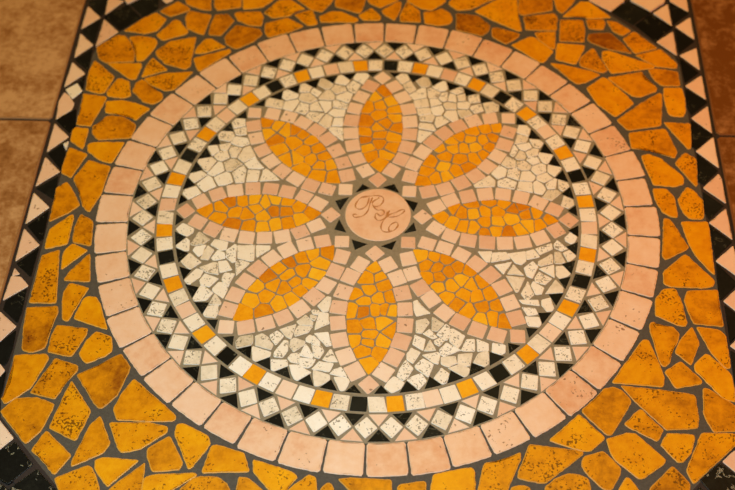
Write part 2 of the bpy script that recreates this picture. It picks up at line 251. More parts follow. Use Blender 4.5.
RING = """4935,419 4925,521 4913,623 4899,725 4883,826 4865,927 4845,1028 4330,933 4349,838 4366,744 4382,648 4395,553 4406,457 4415,361
4872,1089 4849,1189 4823,1289 4796,1387 4766,1486 4734,1583 4701,1680 4167,1500 4198,1411 4227,1321 4254,1231 4280,1140 4303,1048 4324,956
4667,1713 4628,1814 4587,1915 4545,2014 4500,2113 4452,2211 4403,2307 3922,2059 3966,1972 4009,1884 4049,1795 4088,1705 4125,1615 4159,1523
4382,2350 4333,2439 4282,2527 4229,2615 4175,2701 4119,2786 4061,2870 3612,2571 3667,2493 3720,2413 3771,2332 3821,2250 3869,2166 3915,2082
4020,2915 3960,2995 3899,3075 3836,3152 3772,3229 3707,3304 3639,3378 3235,3023 3299,2954 3361,2883 3421,2811 3480,2738 3538,2663 3593,2587
3611,3417 3533,3497 3454,3575 3374,3652 3291,3726 3207,3799 3121,3870 2776,3447 2853,3384 2929,3318 3004,3251 3076,3182 3148,3112 3217,3040
3100,3902 3021,3963 2941,4023 2860,4081 2777,4138 2694,4193 2609,4246 2319,3783 2396,3735 2472,3685 2546,3634 2620,3581 2693,3527 2764,3471
2572,4262 2480,4317 2387,4369 2292,4419 2197,4467 2100,4513 2003,4558 1773,4051 1862,4011 1950,3969 2036,3925 2122,3880 2207,3832 2290,3783
1972,4591 1871,4633 1770,4673 1667,4710 1564,4746 1460,4779 1355,4809 1195,4265 1290,4237 1384,4207 1478,4175 1570,4141 1663,4105 1754,4067
1301,4809 1201,4835 1100,4859 999,4881 898,4900 795,4918 693,4933 601,4383 697,4369 792,4353 887,4334 982,4314 1076,4291 1170,4266
635,4914 532,4926 428,4936 325,4944 221,4950 117,4953 13,4955 2,4430 98,4429 194,4426 290,4421 386,4414 482,4404 578,4393
-41,4965 -140,4963 -239,4960 -338,4954 -437,4946 -535,4936 -634,4925 -579,4387 -487,4398 -394,4407 -301,4415 -208,4420 -115,4423 -22,4425
-696,4932 -798,4917 -901,4899 -1002,4879 -1104,4857 -1205,4833 -1305,4807 -1175,4267 -1081,4292 -986,4315 -891,4335 -795,4354 -699,4370 -603,4385
-1359,4798 -1459,4768 -1558,4737 -1656,4703 -1754,4668 -1851,4630 -1947,4591 -1737,4073 -1649,4109 -1560,4144 -1471,4176 -1381,4207 -1290,4236 -1198,4262
-1996,4595 -2094,4551 -2191,4505 -2288,4457 -2383,4407 -2477,4354 -2570,4300 -2274,3794 -2190,3843 -2106,3890 -2020,3935 -1933,3979 -1846,4020 -1757,4059
-2596,4248 -2683,4193 -2769,4137 -2854,4079 -2938,4020 -3020,3958 -3101,3895 -2771,3457 -2695,3517 -2618,3574 -2540,3630 -2460,3685 -2380,3737 -2298,3788
-3156,3880 -3239,3810 -3321,3739 -3402,3666 -3480,3591 -3557,3515 -3633,3437 -3219,3035 -3151,3106 -3081,3176 -3009,3244 -2936,3310 -2862,3374 -2786,3437
-3658,3390 -3727,3314 -3795,3236 -3861,3157 -3925,3077 -3988,2995 -4049,2912 -3600,2572 -3544,2650 -3485,2726 -3425,2801 -3364,2875 -3301,2947 -3236,3018
-4087,2882 -4151,2789 -4213,2695 -4273,2599 -4331,2502 -4386,2403 -4439,2304 -3929,2035 -3881,2124 -3832,2212 -3780,2299 -3726,2385 -3671,2469 -3614,2552
-4453,2262 -4499,2168 -4544,2073 -4586,1977 -4627,1880 -4665,1782 -4702,1684 -4176,1484 -4142,1575 -4107,1665 -4070,1754 -4030,1842 -3989,1930 -3946,2017
-4732,1641 -4764,1543 -4795,1445 -4824,1347 -4850,1248 -4875,1148 -4897,1048 -4325,915 -4304,1007 -4282,1098 -4258,1189 -4232,1279 -4203,1368 -4173,1457
-4890,992 -4909,891 -4927,789 -4942,687 -4955,585 -4966,483 -4975,380 -4423,325 -4415,420 -4405,516 -4392,611 -4378,706 -4362,800 -4343,895
-4992,325 -4998,220 -5001,116 -5003,11 -5002,-93 -4999,-198 -4994,-302 -4418,-280 -4423,-183 -4426,-87 -4426,10 -4425,107 -4422,203 -4416,300
-4971,-358 -4962,-465 -4951,-572 -4937,-678 -4921,-784 -4903,-890 -4883,-995 -4329,-896 -4348,-798 -4365,-700 -4380,-601 -4392,-502 -4402,-403 -4410,-304
-4860,-1050 -4838,-1145 -4815,-1239 -4790,-1332 -4763,-1426 -4734,-1518 -4704,-1610 -4185,-1448 -4214,-1361 -4241,-1274 -4266,-1187 -4290,-1099 -4312,-1010 -4332,-921
-4697,-1663 -4658,-1768 -4618,-1871 -4575,-1974 -4529,-2076 -4482,-2177 -4432,-2277 -3933,-2030 -3979,-1939 -4022,-1847 -4064,-1754 -4103,-1660 -4140,-1565 -4175,-1470
-4435,-2329 -4384,-2424 -4330,-2518 -4275,-2611 -4218,-2702 -4158,-2793 -4097,-2882 -3619,-2555 -3675,-2474 -3729,-2392 -3781,-2309 -3831,-2225 -3879,-2139 -3926,-2053
-4056,-2902 -3993,-2987 -3929,-3072 -3863,-3154 -3795,-3235 -3726,-3315 -3654,-3393 -3239,-3014 -3303,-2943 -3366,-2871 -3427,-2798 -3486,-2724 -3544,-2648 -3600,-2571
-3631,-3430 -3557,-3506 -3481,-3581 -3404,-3655 -3325,-3726 -3245,-3797 -3163,-3865 -2797,-3432 -2872,-3369 -2945,-3305 -3017,-3239 -3088,-3172 -3157,-3103 -3225,-3033
-3115,-3874 -3032,-3939 -2948,-4003 -2862,-4064 -2775,-4124 -2687,-4182 -2597,-4239 -2310,-3779 -2391,-3728 -2471,-3675 -2550,-3621 -2628,-3565 -2704,-3508 -2779,-3448
-2553,-4257 -2469,-4307 -2384,-4355 -2297,-4401 -2210,-4445 -2122,-4488 -2033,-4529 -1801,-4044 -1884,-4006 -1967,-3966 -2049,-3925 -2129,-3881 -2209,-3836 -2288,-3790
-1990,-4576 -1891,-4618 -1791,-4658 -1690,-4695 -1588,-4730 -1486,-4764 -1382,-4795 -1212,-4255 -1308,-4226 -1403,-4196 -1498,-4163 -1592,-4128 -1685,-4090 -1778,-4051
-1337,-4813 -1228,-4842 -1118,-4869 -1008,-4893 -898,-4914 -786,-4933 -675,-4950 -594,-4390 -694,-4375 -795,-4358 -894,-4339 -993,-4317 -1092,-4293 -1190,-4267
-631,-4941 -529,-4953 -427,-4962 -324,-4970 -221,-4976 -118,-4979 -16,-4981 -5,-4431 -100,-4430 -194,-4427 -288,-4422 -382,-4415 -476,-4406 -570,-4395
38,-4986 145,-4984 252,-4980 359,-4973 465,-4964 572,-4953 678,-4940 618,-4390 518,-4403 419,-4414 319,-4422 219,-4428 119,-4432 19,-4433
727,-4947 828,-4931 929,-4913 1029,-4893 1129,-4871 1228,-4847 1327,-4821 1179,-4272 1090,-4295 1001,-4317 912,-4337 822,-4355 732,-4371 641,-4385
1360,-4789 1462,-4759 1562,-4727 1662,-4693 1762,-4657 1860,-4618 1958,-4578 1749,-4068 1660,-4106 1570,-4141 1479,-4174 1387,-4206 1294,-4235 1201,-4262
1998,-4555 2094,-4511 2190,-4466 2285,-4418 2379,-4368 2472,-4316 2564,-4262 2287,-3788 2204,-3837 2119,-3884 2033,-3930 1946,-3974 1859,-4015 1770,-4055
2612,-4250 2702,-4193 2791,-4134 2878,-4074 2965,-4011 3050,-3947 3133,-3881 2788,-3437 2711,-3498 2633,-3557 2554,-3615 2473,-3670 2391,-3724 2308,-3776
3182,-3867 3265,-3796 3347,-3724 3428,-3651 3506,-3575 3583,-3498 3658,-3419 3234,-3013 3166,-3084 3096,-3154 3025,-3222 2953,-3289 2879,-3354 2803,-3417
3685,-3376 3755,-3298 3823,-3219 3889,-3139 3954,-3057 4017,-2974 4078,-2889 3619,-2548 3563,-2627 3504,-2704 3444,-2780 3383,-2854 3320,-2928 3255,-2999
4095,-2840 4157,-2749 4216,-2657 4274,-2564 4329,-2470 4382,-2374 4433,-2277 3943,-2017 3897,-2105 3848,-2193 3798,-2279 3746,-2364 3691,-2448 3635,-2530
4459,-2238 4506,-2140 4551,-2042 4595,-1943 4636,-1843 4675,-1742 4711,-1640 4184,-1447 4150,-1540 4115,-1633 4077,-1724 4038,-1815 3996,-1905 3952,-1994
4715,-1584 4746,-1491 4774,-1397 4801,-1302 4825,-1207 4848,-1112 4869,-1016 4332,-889 4312,-979 4291,-1068 4268,-1158 4243,-1246 4216,-1335 4187,-1422
4886,-969 4905,-863 4923,-758 4938,-652 4951,-545 4961,-439 4970,-332 4420,-290 4412,-387 4403,-483 4391,-580 4378,-676 4362,-771 4344,-866
4989,-289 4994,-179 4997,-70 4997,40 4995,150 4991,259 4984,369 4416,337 4423,237 4427,136 4429,36 4429,-65 4426,-166 4421,-266""".split("\n")
DIAMOND = """-186,-4159 -8,-4358 181,-4170 3,-3979
212,-4157 406,-4340 578,-4136 384,-3961
608,-4112 813,-4284 972,-4070 769,-3906
1006,-4050 1243,-4172 1351,-3928 1117,-3813
1383,-3950 1632,-4045 1713,-3791 1467,-3703
1731,-3788 1982,-3880 2060,-3625 1813,-3540
2099,-3587 2353,-3668 2419,-3410 2169,-3336
2434,-3372 2697,-3416 2726,-3151 2468,-3113
2741,-3146 3008,-3152 2999,-2886 2738,-2885
3022,-2859 3288,-2851 3265,-2585 3004,-2599
3286,-2549 3552,-2520 3507,-2257 3249,-2291
3529,-2240 3784,-2163 3693,-1913 3445,-1993
3729,-1894 3974,-1788 3855,-1550 3617,-1658
3897,-1507 4136,-1388 4004,-1156 3773,-1278
4016,-1133 4242,-991 4087,-774 3869,-917
4114,-734 4322,-566 4143,-369 3943,-537
4160,-355 4356,-175 4165,11 3976,-169
4170,32 4357,223 4155,398 3977,207
4168,430 4314,653 4083,787 3944,566
4098,826 4229,1059 3989,1176 3866,946
3992,1199 4116,1435 3874,1547 3757,1313
3857,1601 3944,1853 3687,1925 3607,1677
3676,1946 3764,2198 3507,2272 3426,2024
3488,2275 3529,2538 3264,2563 3229,2304
3260,2618 3272,2885 3005,2882 2999,2621
2994,2893 3008,3160 2741,3159 2733,2898
2705,3177 2677,3442 2413,3399 2447,3140
2380,3396 2344,3660 2083,3609 2123,3352
2072,3612 2004,3870 1750,3788 1822,3537
1714,3792 1633,4046 1383,3952 1467,3704
1373,3933 1251,4170 1021,4034 1145,3805
954,4033 834,4271 603,4138 726,3907
586,4138 409,4337 220,4149 397,3957
190,4171 1,4360 -176,4161 12,3980
-211,4167 -418,4335 -574,4118 -367,3958
-604,4119 -817,4280 -965,4058 -753,3905
-1008,4042 -1241,4171 -1356,3931 -1126,3809
-1395,3926 -1640,4033 -1732,3783 -1490,3683
-1745,3785 -1997,3872 -2069,3615 -1821,3535
-2102,3594 -2362,3650 -2403,3387 -2147,3337
-2445,3380 -2710,3407 -2722,3141 -2462,3120
-2749,3124 -3015,3140 -3016,2874 -2755,2863
-2989,2886 -3256,2889 -3244,2623 -2983,2625
-3278,2556 -3544,2533 -3505,2269 -3246,2297
-3512,2249 -3772,2189 -3697,1932 -3444,1997
-3728,1898 -3975,1797 -3860,1556 -3620,1661
-3887,1524 -4128,1409 -4000,1175 -3767,1292
-3999,1164 -4231,1032 -4086,808 -3862,942
-4084,776 -4310,634 -4156,416 -3937,559
-4153,370 -4346,185 -4150,4 -3966,189
-4187,4 -4354,-205 -4137,-359 -3978,-152
-4133,-424 -4307,-625 -4096,-788 -3929,-587
-4088,-816 -4232,-1041 -4000,-1172 -3864,-949
-4000,-1198 -4110,-1442 -3861,-1537 -3759,-1297
-3854,-1573 -3963,-1816 -3714,-1912 -3612,-1671
-3710,-1945 -3768,-2206 -3504,-2249 -3453,-1993
-3497,-2272 -3554,-2533 -3291,-2576 -3240,-2319
-3262,-2576 -3316,-2838 -3051,-2877 -3004,-2620
-3009,-2878 -3018,-3145 -2751,-3138 -2748,-2877
-2724,-3165 -2692,-3430 -2429,-3383 -2467,-3125
-2391,-3392 -2359,-3656 -2097,-3610 -2133,-3351
-2067,-3624 -1994,-3881 -1742,-3794 -1818,-3544
-1722,-3798 -1613,-4041 -1377,-3918 -1488,-3683
-1350,-3954 -1225,-4190 -996,-4052 -1123,-3824
-965,-4064 -813,-4283 -603,-4119 -756,-3907
-590,-4122 -426,-4333 -225,-4157 -390,-3954""".split("\n")
GAP = """k 29,-4408 386,-4391 198,-4187
p 195,-4140 345,-3922 26,-3937
p 450,-4385 804,-4334 597,-4149
k 590,-4103 718,-3871 402,-3916
k 869,-4321 1216,-4237 993,-4073
p 981,-4027 1086,-3784 777,-3860
p 1275,-4220 1612,-4103 1374,-3960
k 1358,-3916 1440,-3664 1139,-3769
k 1660,-4083 1985,-3936 1735,-3816
p 1715,-3773 1773,-3515 1483,-3647
p 2045,-3905 2355,-3726 2094,-3632
k 2070,-3591 2103,-3328 1827,-3487
k 2419,-3685 2709,-3478 2440,-3409
p 2413,-3370 2419,-3106 2160,-3291
p 2753,-3443 3022,-3209 2748,-3166
k 2717,-3130 2699,-2866 2458,-3075
k 3063,-3170 3310,-2911 3033,-2894
p 2999,-2861 2956,-2600 2736,-2831
p 3356,-2857 3577,-2576 3299,-2586
k 3262,-2557 3194,-2301 2998,-2552
k 3615,-2523 3807,-2222 3532,-2258
p 3492,-2233 3400,-1985 3229,-2253
p 3837,-2169 4000,-1852 3730,-1914
k 3688,-1892 3573,-1654 3427,-1937
k 4032,-1782 4163,-1450 3900,-1538
p 3856,-1521 3718,-1295 3601,-1592
p 4186,-1381 4284,-1038 4031,-1151
k 3986,-1138 3826,-927 3739,-1233
k 4299,-972 4364,-621 4123,-758
p 4077,-750 3898,-555 3840,-868
p 4372,-561 4403,-205 4176,-364
k 4129,-360 3933,-183 3905,-501
k 4405,-156 4403,201 4192,22
p 4145,21 3933,180 3935,-139
p 4400,258 4365,613 4171,414
k 4125,410 3899,548 3930,230
k 4356,677 4287,1027 4113,811
p 4067,802 3829,917 3890,604
p 4272,1086 4170,1428 4018,1196
k 3973,1183 3725,1275 3816,970
k 4147,1495 4012,1826 3883,1581
p 3839,1563 3583,1631 3704,1336
p 3981,1892 3815,2208 3710,1951
k 3669,1929 3408,1972 3556,1690
k 3790,2251 3596,2550 3515,2285
p 3475,2259 3211,2277 3385,2010
p 3560,2599 3338,2879 3283,2607
k 3246,2578 2982,2571 3180,2321
k 3297,2926 3049,3183 3020,2907
p 2986,2875 2723,2843 2944,2613
p 3006,3224 2735,3457 2732,3179
k 2702,3144 2443,3087 2685,2879
k 2684,3496 2393,3702 2416,3426
p 2389,3387 2137,3306 2398,3123
p 2351,3729 2041,3907 2090,3634
k 2067,3593 1823,3489 2100,3330
k 1993,3932 1668,4080 1742,3813
p 1723,3770 1490,3644 1780,3512
p 1621,4099 1285,4217 1383,3957
k 1367,3913 1147,3766 1448,3661
k 1221,4236 874,4320 997,4072
p 986,4026 781,3859 1091,3783
p 803,4334 450,4385 596,4149
k 589,4103 402,3916 717,3871
k 395,4390 39,4408 206,4187
p 204,4140 34,3937 353,3921
p -26,4408 -383,4391 -194,4187
k -192,4141 -342,3922 -23,3937
k -447,4385 -800,4335 -593,4150
p -587,4103 -714,3872 -399,3917
p -869,4322 -1216,4237 -992,4073
k -981,4027 -1086,3784 -776,3860
k -1287,4216 -1624,4098 -1385,3956
p -1370,3912 -1450,3660 -1150,3765
p -1676,4077 -2001,3928 -1750,3809
k -1730,3767 -1787,3508 -1497,3641
k -2051,3902 -2360,3723 -2099,3629
p -2076,3588 -2108,3325 -1832,3485
p -2420,3685 -2710,3477 -2441,3408
k -2414,3370 -2420,3105 -2161,3291
k -2763,3435 -3031,3200 -2757,3158
p -2726,3122 -2708,2858 -2467,3068
p -3055,3177 -3302,2920 -3026,2901
k -2992,2869 -2950,2608 -2729,2838
k -3338,2878 -3560,2599 -3283,2607
p -3246,2577 -3180,2321 -2982,2571
p -3607,2534 -3800,2234 -3525,2269
k -3485,2244 -3394,1995 -3221,2263
k -3832,2178 -3996,1861 -3725,1922
p -3684,1901 -3569,1662 -3423,1946
p -4027,1793 -4159,1461 -3895,1549
k -3852,1531 -3714,1305 -3597,1601
k -4177,1407 -4278,1065 -4024,1176
p -3978,1163 -3820,951 -3731,1257
p -4290,1013 -4358,663 -4115,798
k -4069,789 -3892,592 -3832,905
k -4368,592 -4402,237 -4173,395
p -4127,390 -3931,212 -3901,529
p -4404,183 -4405,-174 -4192,5
k -4145,5 -3934,-155 -3934,164
k -4402,-238 -4368,-593 -4173,-395
p -4127,-391 -3901,-530 -3931,-212
p -4356,-672 -4288,-1022 -4114,-806
k -4068,-797 -3830,-913 -3891,-600
k -4274,-1080 -4172,-1422 -4019,-1190
p -3974,-1177 -3727,-1270 -3817,-964
p -4152,-1481 -4018,-1812 -3888,-1567
k -3844,-1550 -3589,-1619 -3708,-1323
k -3991,-1872 -3826,-2189 -3720,-1932
p -3678,-1911 -3417,-1955 -3564,-1672
p -3797,-2240 -3603,-2539 -3521,-2274
k -3482,-2249 -3218,-2268 -3391,-2000
k -3573,-2582 -3352,-2863 -3295,-2591
p -3258,-2562 -2994,-2557 -3191,-2306
p -3316,-2904 -3070,-3163 -3039,-2887
k -3005,-2855 -2742,-2825 -2962,-2594
k -3023,-3208 -2754,-3442 -2749,-3165
p -2718,-3129 -2459,-3074 -2700,-2865
p -2699,-3485 -2408,-3692 -2430,-3416
k -2403,-3377 -2151,-3298 -2410,-3113
k -2352,-3728 -2042,-3906 -2091,-3633
p -2068,-3593 -1824,-3489 -2100,-3330
p -1991,-3933 -1666,-4081 -1740,-3814
k -1721,-3771 -1488,-3645 -1778,-3513
k -1610,-4103 -1273,-4220 -1372,-3961
p -1357,-3917 -1137,-3769 -1438,-3665
p -1209,-4239 -862,-4323 -985,-4075
k -974,-4029 -770,-3861 -1079,-3786
k -808,-4333 -454,-4385 -601,-4149
p -594,-4102 -406,-3916 -721,-3870
p -396,-4390 -39,-4408 -207,-4187
k -205,-4140 -35,-3937 -353,-3921""".split("\n")
SQUARE = """k -253,-3615 -284,-3890 1,-3900 12,-3624
w -7,-3626 36,-3900 324,-3887 260,-3617
a 292,-3611 321,-3888 601,-3855 552,-3580
w 591,-3570 632,-3848 922,-3789 860,-3515
p 853,-3515 929,-3787 1210,-3706 1114,-3441
w 1132,-3446 1220,-3709 1489,-3610 1382,-3353
a 1402,-3339 1504,-3602 1771,-3478 1648,-3224
w 1667,-3220 1823,-3452 2065,-3314 1892,-3093
k 1919,-3072 2055,-3318 2291,-3159 2138,-2925
w 2149,-2915 2298,-3153 2523,-2976 2357,-2750
a 2381,-2734 2558,-2950 2762,-2760 2570,-2557
w 2566,-2552 2769,-2745 2964,-2534 2746,-2356
p 2768,-2344 2978,-2520 3156,-2293 2934,-2133
w 2937,-2117 3171,-2280 3327,-2045 3082,-1900
a 3091,-1889 3342,-2014 3481,-1764 3221,-1658
w 3233,-1630 3496,-1735 3614,-1473 3344,-1388
k 3354,-1378 3624,-1453 3722,-1181 3446,-1126
w 3451,-1092 3717,-1170 3792,-898 3521,-839
a 3524,-829 3794,-897 3851,-610 3576,-562
w 3579,-537 3856,-604 3890,-315 3609,-269
p 3615,-282 3895,-275 3905,5 3626,-22
w 3622,7 3902,6 3891,298 3612,278
a 3608,304 3885,332 3852,605 3578,558
w 3572,596 3852,624 3797,903 3519,854
k 3516,864 3784,944 3704,1221 3443,1122
w 3444,1130 3706,1225 3603,1500 3349,1386
a 3338,1413 3597,1514 3475,1776 3224,1657
w 3220,1648 3461,1806 3320,2053 3092,1878
p 3077,1916 3312,2058 3152,2296 2928,2137
w 2924,2143 3151,2296 2976,2519 2761,2350
a 2748,2358 2970,2539 2781,2745 2572,2548
w 2544,2576 2726,2795 2516,2986 2350,2754
k 2341,2772 2516,2981 2296,3153 2136,2932
w 2117,2935 2283,3168 2042,3328 1894,3083
a 1878,3095 2017,3338 1770,3476 1649,3223
w 1622,3234 1740,3492 1483,3609 1383,3343
p 1372,3351 1472,3617 1202,3716 1122,3443
w 1099,3452 1189,3722 907,3801 838,3524
a 824,3530 896,3800 616,3855 563,3580
w 539,3579 588,3857 308,3890 279,3609
k 271,3614 288,3891 1,3901 4,3624
w -30,3623 -18,3895 -294,3884 -287,3612
a -288,3609 -334,3885 -617,3850 -551,3579
w -564,3571 -626,3854 -916,3795 -833,3518
p -855,3517 -928,3787 -1198,3710 -1106,3447
w -1142,3439 -1228,3706 -1487,3610 -1383,3349
a -1422,3331 -1510,3602 -1758,3487 -1651,3224
w -1666,3212 -1789,3464 -2031,3328 -1891,3085
k -1911,3081 -2060,3315 -2296,3156 -2130,2933
w -2150,2917 -2308,3147 -2529,2972 -2355,2754
a -2358,2749 -2546,2960 -2758,2764 -2554,2567
w -2571,2551 -2770,2752 -2966,2540 -2753,2354
p -2772,2329 -2972,2527 -3149,2302 -2935,2120
w -2946,2103 -3161,2291 -3320,2054 -3092,1883
a -3089,1883 -3329,2029 -3470,1777 -3220,1649
w -3236,1621 -3479,1754 -3596,1499 -3344,1384
k -3360,1361 -3607,1486 -3704,1222 -3449,1116
w -3453,1097 -3707,1212 -3788,928 -3526,833
a -3526,825 -3803,893 -3856,621 -3576,572
w -3577,554 -3862,599 -3896,308 -3609,285
p -3610,277 -3897,258 -3905,-31 -3621,9
w -3623,-50 -3903,3 -3893,-290 -3609,-322
a -3612,-305 -3891,-312 -3858,-596 -3580,-569
w -3574,-581 -3850,-630 -3795,-905 -3523,-836
k -3519,-848 -3788,-925 -3709,-1203 -3446,-1107
w -3440,-1135 -3709,-1213 -3613,-1475 -3349,-1379
a -3344,-1398 -3598,-1504 -3475,-1769 -3230,-1644
w -3218,-1660 -3459,-1800 -3321,-2044 -3091,-1887
p -3081,-1914 -3316,-2046 -3159,-2280 -2934,-2131
w -2920,-2145 -3146,-2300 -2969,-2524 -2755,-2354
a -2733,-2373 -2960,-2549 -2769,-2756 -2555,-2564
w -2545,-2577 -2736,-2778 -2527,-2970 -2351,-2755
k -2344,-2764 -2516,-2980 -2293,-3154 -2138,-2927
w -2110,-2948 -2280,-3175 -2040,-3334 -1887,-3096
a -1886,-3087 -2033,-3337 -1779,-3479 -1651,-3219
w -1639,-3230 -1769,-3477 -1508,-3598 -1397,-3342
p -1369,-3357 -1483,-3615 -1218,-3712 -1123,-3447
w -1095,-3454 -1191,-3711 -914,-3789 -838,-3525
a -822,-3526 -900,-3793 -611,-3850 -554,-3578
w -540,-3587 -592,-3854 -311,-3887 -278,-3616""".split("\n")
TEETH = """3573,113 3557,362 3403,226
3540,497 3488,786 3318,606
3462,892 3376,1177 3221,975
3355,1234 3235,1522 3121,1305
3224,1545 3076,1822 2977,1592
3021,1912 2849,2160 2778,1927
2768,2263 2587,2468 2562,2263
2457,2597 2259,2771 2254,2565
2141,2863 1891,3034 1910,2794
1849,3059 1573,3210 1621,2969
1516,3238 1244,3352 1305,3115
1172,3377 900,3460 981,3236
786,3488 471,3544 591,3308
351,3558 121,3573 227,3429
-82,3574 -334,3559 -200,3432
-524,3536 -806,3483 -633,3342
-887,3463 -1160,3382 -968,3237
-1236,3355 -1521,3235 -1293,3091
-1613,3190 -1855,3056 -1638,2949
-1930,3009 -2180,2833 -1942,2760
-2251,2777 -2449,2605 -2257,2584
-2592,2462 -2764,2267 -2557,2258
-2856,2150 -3010,1929 -2774,1929
-3077,1820 -3218,1557 -2985,1602
-3241,1510 -3362,1216 -3122,1289
-3381,1160 -3465,879 -3236,964
-3490,775 -3541,490 -3321,597
-3556,372 -3572,134 -3415,243
-3574,-74 -3559,-334 -3421,-196
-3545,-464 -3493,-762 -3329,-579
-3479,-823 -3389,-1138 -3237,-924
-3364,-1210 -3249,-1492 -3142,-1284
-3210,-1574 -3051,-1863 -2965,-1628
-3007,-1933 -2835,-2178 -2751,-1935
-2758,-2274 -2590,-2464 -2558,-2266
-2450,-2604 -2257,-2772 -2254,-2574
-2188,-2827 -1936,-3005 -1946,-2752
-1845,-3062 -1593,-3201 -1623,-2956
-1534,-3229 -1252,-3349 -1324,-3126
-1137,-3389 -871,-3467 -952,-3252
-777,-3490 -485,-3542 -599,-3335
-374,-3555 -96,-3574 -225,-3414
95,-3574 336,-3559 206,-3405
500,-3540 801,-3484 614,-3315
898,-3460 1184,-3373 981,-3220
1263,-3344 1536,-3228 1320,-3099
1615,-3189 1888,-3036 1657,-2945
1950,-2997 2202,-2816 1951,-2731
2274,-2758 2461,-2593 2258,-2551
2607,-2446 2771,-2258 2563,-2242
2841,-2169 3008,-1932 2778,-1948
3089,-1799 3228,-1537 2972,-1570
3262,-1463 3372,-1188 3158,-1262
3387,-1144 3473,-846 3232,-937
3497,-743 3546,-451 3327,-564
3558,-347 3574,-92 3388,-209""".split("\n")
